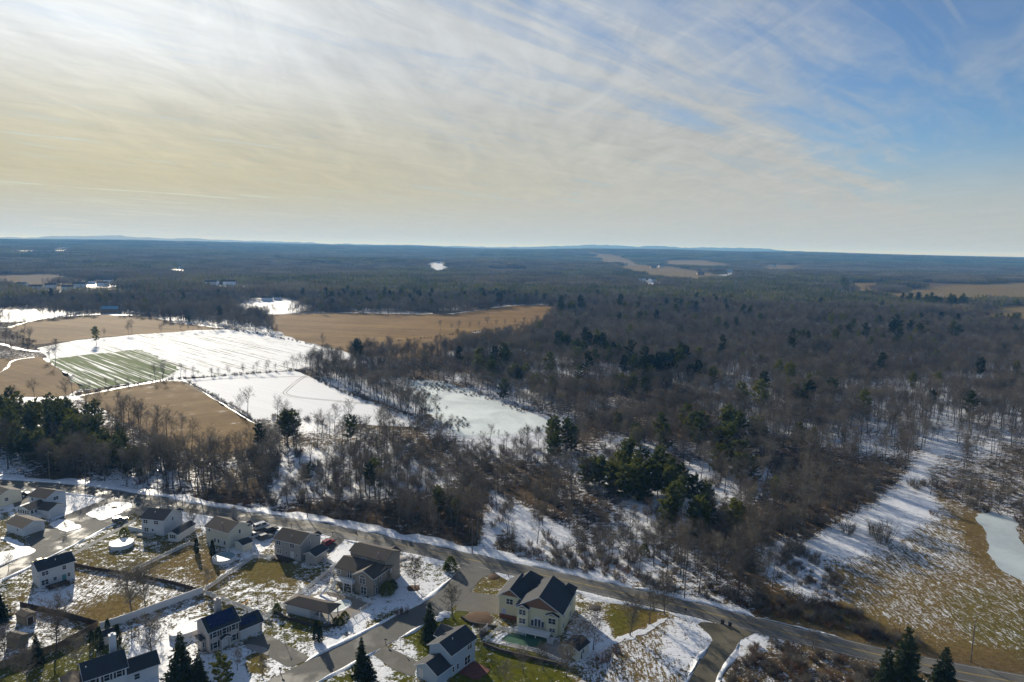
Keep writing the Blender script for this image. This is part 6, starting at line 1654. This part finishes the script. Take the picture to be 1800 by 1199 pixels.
def bin_(px, label, col=M_SHUT):
    x, y = G(*px); r = tag(empty("wheelie_bin", (x, y, .06), .5), label, "bin", "black bins by the lane")
    MB().add([(-.24, -.27, .06), (.24, -.27, .06), (.24, .27, .06), (-.24, .27, .06), (-.31, -.35, 1.0), (.31, -.35, 1.0), (.31, .35, 1.0), (-.31, .35, 1.0)], [(0, 3, 2, 1), (4, 5, 6, 7), (0, 1, 5, 4), (1, 2, 6, 5), (2, 3, 7, 6), (3, 0, 4, 7)]).build("body", col, r)
    MB().box(-.33, -.4, 1.004, .33, .38, 1.1).build("lid", col, r)
    for s in (-1, 1): MB().tube((s * .22, .3, .11), (s * .29, .3, .11), .11, .11, 10).build("wheel", M_TYRE, r)
bin_((1270, 1097), "black wheelie bin standing at the lane mouth by the main road"); bin_((1283, 1101), "black wheelie bin standing at the lane mouth by the main road")
def hydrant(px, label):
    x, y = G(*px); r = tag(empty("fire_hydrant", (x, y, 0)), label, "hydrant")
    MB().tube((0, 0, 0), (0, 0, .65), .13, .12, 10).tube((0, 0, .65), (0, 0, .8), .13, .03, 10).build("barrel", M_TAIL, r); MB().tube((-.22, 0, .48), (.22, 0, .48), .06, .06, 8).build("outlet", M_TAIL, r)
    MB().tube((.1, .1, .5), (.1, .1, 1.8), .02, .02, 5).build("marker_rod", M_TAIL, r)
hydrant((894, 1015), "red hydrant with marker rod on the yellow house's corner lawn"); hydrant((626, 938), "red and white road marker by the main road above the brown house")
def play(px, label, rz, cols):
    x, y = G(*px); r = tag(empty("play_set", (x, y, 0), rz), label, "play set")
    for s in (-1.5, 1.5):
        for q in (-1, 1): MB().tube((s, q * .9, 0), (s, 0, 2.2), .06, .06, 6).build("leg", M_WOOD, r)
    MB().tube((-1.6, 0, 2.2), (1.6, 0, 2.2), .07, .07, 6).build("beam", M_WOOD, r)
    for s in (-.6, .5):
        MB().box(s - .2, -.1, .5, s + .2, .1, .55).build("swing_seat", cols, r); MB().tube((s - .18, 0, .55), (s - .18, 0, 2.2), .015, .015, 4).tube((s + .18, 0, .55), (s + .18, 0, 2.2), .015, .015, 4).build("swing_rope", M_SHUT, r)
    MB().extrude([(-.35, 1.4), (-2.6, .15), (-2.6, .25), (-.35, 1.5)], 'y', -.3, .3).build("slide", cols, r)
play((442, 1062), "orange and yellow play set on the taupe house's lawn", .4, flat("toy_orange", (.48, .22, .02), .5)); play((378, 1066), "green play set in the snowy corner behind the solar house", -.5, flat("toy_green", (.03, .16, .11), .5))
x, y = G(583, 1008); tag(MB().tube((0, 0, .5), (0, 0, 2.1), .5, .5, 14).tube((0, 0, 2.1), (0, 0, 2.35), .5, .2, 14).tube((0, 0, 0), (0, 0, .5), .3, .3, 8).build("gas_tank", M_VINYL, None, (x, y, 0)), "upright white gas tank beside the brown house", "tank")
def heap(label, px, R, hh, mat, cat="bed", name="planting_bed"):
    x, y = G(*px); mb = MB(); n_ = 18; rg = np.random.default_rng(int(px[0])); rings = [(1, 0), (.8, .45), (.5, .8), (.2, 1)]
    vs = []
    for f, z in rings:
        for i in range(n_): a = 6.283 * i / n_; j = rg.uniform(.82, 1.15); vs.append((math.cos(a) * R * f * j, math.sin(a) * R * f * j, z * hh * rg.uniform(.85, 1.1)))
    fs = [(k * n_ + i, k * n_ + (i + 1) % n_, (k + 1) * n_ + (i + 1) % n_, (k + 1) * n_ + i) for k in range(3) for i in range(n_)] + [tuple(3 * n_ + i for i in range(n_))]
    mb.add(vs, fs); return tag(mb.build(name, mat, None, (x, y, 0), smooth=True), label, cat)
M_MULCH = flat("mulch_russet", (.115, .07, .038), .95, .3, 2.0)
heap("round mulch bed at the foot of the spreading lawn tree", (727, 1034), 1.9, .25, M_MULCH)
heap("russet planted mound beside the yellow house's drive", (843, 1086), 3.6, .4, M_MULCH)
heap("russet mulch ring in the yellow house's corner lawn", (868, 1014), 1.8, .3, M_MULCH)
heap("snowy mound by the lawn of the yellow house's street tree", (782, 1080), 1.8, .5, M_SNOW, "snow", "snow_heap"); heap("snow heap ploughed up beside the big dark cedar", (772, 1088), 1.4, .5, M_SNOW, "snow", "snow_heap")
heap("oval stone bed in the lawn beside the yellow house", (1046, 1068), 1.8, .3, flat("dark_stone", (.07, .06, .05), .9, .25, 2.0)); heap("snow-dusted stone bed on the brown house's front lawn", (706, 983), 1.8, .4, M_BRICK)
heap("shrubby bed in the middle of the snow island by the junction", (201, 893), 1.4, .4, M_MULCH)

# ------------------------------------------------------------------ garden trees and bushes
def T(kind, pr, px, hh, base, label, cat="tree", idx=None, sz=1.0):
    x, y = G(*px); return plant(kind, pr, x, y, hh / base, label, cat, None, idx, None, sz)
T("spruce_tree", P_SPRUCE, (1586, 1236), 21, 12, "very tall wide dark spruce beside the main road", idx=0, sz=.84); T("spruce_tree", P_SPRUCE, (1656, 1222), 11.5, 9, "shorter dark spruce beside the very tall roadside spruce", idx=1); T("spruce_tree", P_SPRUCE, (1553, 1240), 14, 12, "slim dark spruce hugging the flank of the very tall roadside spruce", idx=0)
T("spruce_tree", P_SPRUCE, (320, 1206), 15, 12, "tall black-green spruce in front of the solar house", idx=0, sz=.85); T("spruce_tree", P_SPRUCE, (350, 1210), 10, 12, "dense dark spruce between the tall one and the young pine", idx=0, sz=.85); T("pine_tree", P_PINE, (390, 1208), 8, 14, "young green pine on the solar house's front lawn", idx=2)
T("spruce_tree", P_SPRUCE, (636, 1188), 8.6, 12, "pointed spruce on the street edge by the pale blue house's drive", idx=0, sz=1.1); T("spruce_tree", P_SPRUCE, (648, 1204), 7.0, 9, "bushier spruce touching the pointed street-edge spruce", idx=1)
T("cedar_tree", P_SPRUCE, (755, 1124), 8.6, 9, "big brownish cedar on the lawn of the pale blue house", idx=1, sz=1.15)
T("spruce_tree", P_SPRUCE, (-2, 1090), 10, 12, "dark spruce next to the brown garden shed", idx=0); T("spruce_tree", P_SPRUCE, (66, 1165), 7, 12, "slim dark spruce among the bare trees by the wood fence", idx=0)
T("spruce_tree", P_SPRUCE, (-25, 1100), 11, 12, "dark spruce behind the one next to the brown garden shed", idx=0)
for px, hh, lb in (((556, 1127), 5.0, "taller arborvitae of the dark pair by the pool house"), ((563, 1129), 4.1, "shorter arborvitae of the dark pair by the pool house"), ((346, 972), 4.6, "shorter dark arborvitae behind the cream house"), ((374, 978), 5.0, "taller dark arborvitae by the cream house's round pool"), ((175, 1142), 5.5, "tall dark cypress column at the white shed's door end"), ((207, 1134), 5.0, "dark cypress column at the white shed's closed end"), ((190, 1118), 4.2, "dark cypress column behind the white shed"), ((162, 1132), 3.4, "short cypress column at the wood fence's end")):
    T("arborvitae", P_COL, px, hh, 4.0, lb, "tree", 0)
for px, hh, lb in (((218, 946), 3.0, "round dark evergreen bush beside the snowy round pool"), ((792, 1001), 3.4, "round dark evergreen at the brown house's street corner"), ((487, 1078), 2.2, "cone bush at the pool house's closed end"), ((606, 1090), 2.0, "small dark cone bush inside the pool railing"), ((680, 1046), 3.4, "dark conical bush against the brown house's side wall"), ((690, 1036), 2.4, "low dark bush behind the conical one at the brown house"), ((598, 1098), 1.8, "clipped dark hedge bush at the pool railing corner"), ((590, 1098), 1.6, "clipped dark bush next to the hedge corner"), ((785, 1004), 2.0, "russet-dark low bush beside the corner evergreen"), ((1132, 975), 3.0, "russet round bush on the snowy slope above the road")):
    T("evergreen_bush", P_ROUND, px, hh, 2.2, lb, "bush", 0, 1.1)
for px, hh, b, i_, lb in (((233, 1078), 13, 11, 1, "big bare tree in the snowy yard above the tall white fence"), ((256, 1068), 11, 9, 0, "second big bare tree above the tall white fence"), ((730, 1034), 9, 9, 0, "broad spreading bare tree on the brown house's corner lawn"), ((797, 1088), 9.5, 8, 2, "slender upright bare tree beside the street by the yellow house"),
                      ((461, 1190), 5.5, 8, 2, "small bare tree on the solar house's front lawn"), ((417, 1178), 5.0, 8, 2, "thin young bare tree between lawn tree and young pine"), ((97, 1152), 13, 11, 1, "large bare tree behind the weathered wood fence"), ((268, 1160), 10, 9, 0, "wide low bare tree between white shed and solar house"), ((337, 925), 6.5, 9, 0, "bare tree between the white junction house and cream house"),
                      ((1107, 1117), 10, 11, 1, "bare tree standing in the snowy ditch line"), ((1141, 1096), 9, 8, 2, "slender bare tree up the ditch from the lane"), ((1168, 1080), 9, 9, 0, "bushy bare tree at the ditch's road end"), ((1043, 1142), 10, 8, 2, "slender bare tree in the snow beside the pool shed"), ((1022, 1158), 10.5, 8, 2, "bare tree directly before the pool shed"), ((955, 1178), 6.5, 8, 2, "thin bare sapling below the yellow house's pool wall"), ((920, 1184), 6.5, 8, 2, "bare sapling on the green slope below the pool"), ((995, 1190), 7.5, 9, 0, "tangled bare tree at the green slope's ditch end"),
                      ((887, 1205), 6.0, 8, 2, "bare sapling at the foot of the green slope"), ((1337, 980), 9.0, 9, 0, "spreading dark bare tree on the snowy bank by the frosted meadow"), ((1387, 955), 11, 11, 1, "broad bare tree at the wood's edge above the snowy bank"), ((1428, 1142), 6, 8, 2, "thin bare tree on the brown bank towards the tall spruces"), ((15, 1003), 5, 8, 2, "thin bare street tree across from the white garage"), ((137, 1172), 7, 9, 0, "bare garden tree behind the house with black shutters"), ((48, 1200), 8, 9, 0, "bare tree on the striped lawn below the wood fence"), ((10, 1168), 8, 9, 0, "bare tree beside the grey-green shed"),
                      ((115, 935), 3.5, 8, 2, "young bare tree on the small snowy bed by the white garage"), ((366, 1034), 6, 8, 2, "bare sapling at the white fences' meeting point"), ((530, 850), 6.0, 9, 0, "low bare orchard tree in the snowy roadside opening"), ((512, 838), 6.5, 9, 0, "bare orchard tree in the middle of the snowy opening"), ((98, 610), 7, 9, 0, "bare bush by the lone evergreen in the far fields"), ((1195, 1098), 1, 8, 2, "")):
    if lb: T("bare_tree", P_OPEN, px, hh, b, lb, "tree", i_)
for px, s_, lb in (((1490, 938), 2.0, "dark leafless bush in the snow at the frosted meadow's wooded edge"), ((1552, 955), 2.4, "large dark leafless bush in the middle of the snowy meadow"), ((1535, 940), 1.8, "smaller bush behind the large field bush"), ((1640, 905), 1.0, "low bush near the frosted field's brush pile"), ((120, 1030), .5, "small bush at the teal-doored white house's corner"), ((700, 1080), .8, "low dark brush beside the snowy street verge"), ((712, 1078), .8, "second low brush on the snowy street verge"), ((1070, 1155), .9, "brown brush at the ditch's lower end"), ((1085, 1148), 1.0, "tangled brown brush along the ditch"), ((1055, 1165), 1.1, "brown brush at the rough field's corner"), ((848, 1118), .9, "russet grass clump by the pool gate")):
    x, y = G(*px); plant("leafless_bush", P_SHRUB, x, y, s_, lb, "bush")
BRX, BRY = [], []
for poly, n_ in (([(1275, 1215), (1300, 1150), (1340, 1128), (1420, 1145), (1540, 1175), (1560, 1215)], 130), ([(1350, 1050), (1490, 1065), (1560, 1108), (1690, 1142), (1560, 1130), (1400, 1095)], 110), ([(1650, 850), (1740, 810), (1900, 800), (1900, 905), (1790, 900), (1740, 885)], 170), ([(1345, 965), (1420, 960), (1470, 1010), (1480, 1055), (1400, 1045)], 60), ([(900, 965), (1040, 965), (1120, 1005), (1220, 1052), (1050, 1015), (930, 985)], 90), ([(1240, 1030), (1380, 1060), (1400, 1090), (1330, 1080)], 60)):
    g_ = np.array(GP(poly)); c_ = 0; tries = 0
    while c_ < n_ and tries < 20000:
        tries += 1; q = (RNG.uniform(g_[:, 0].min(), g_[:, 0].max()), RNG.uniform(g_[:, 1].min(), g_[:, 1].max()))
        if inpoly(np.array([q[0]]), np.array([q[1]]), [tuple(z) for z in g_])[0]: BRX.append(q[0]); BRY.append(q[1]); c_ += 1
nb_ = len(BRX)
instancer("bank_brush", np.column_stack([BRX, BRY, np.zeros(nb_)]), RNG.random(nb_) * 6.28, RNG.uniform(.3, .85, nb_), RNG.choice(3, nb_, p=[.3, .3, .4]), [joined(p, "shrub_kind") for p in P_SHRUB], "rough brown brush on the banks beside the road")

# ------------------------------------------------------------------ haze
M_HAZE = bpy.data.materials.new("haze"); M_HAZE.use_nodes = True
t = NT(M_HAZE.node_tree)
for q in list(t.n): t.n.remove(q)
pv = t.new('ShaderNodeVolumePrincipled', {'Color': (0.14, 0.44, 0.95, 1.0), 'Absorption Color': (1.0, 1.0, 1.0, 1.0), 'Density': 0.00009, 'Anisotropy': 0.1})
t.new('ShaderNodeOutputMaterial', {'Volume': pv.outputs[0]})
hz = MB().box(-64000, -64000, -41, 64000, 64000, 280).build("haze", M_HAZE)
tag(hz, "thin blue haze over the far woods", None, None, "stuff")
hz.display_type = 'WIRE'
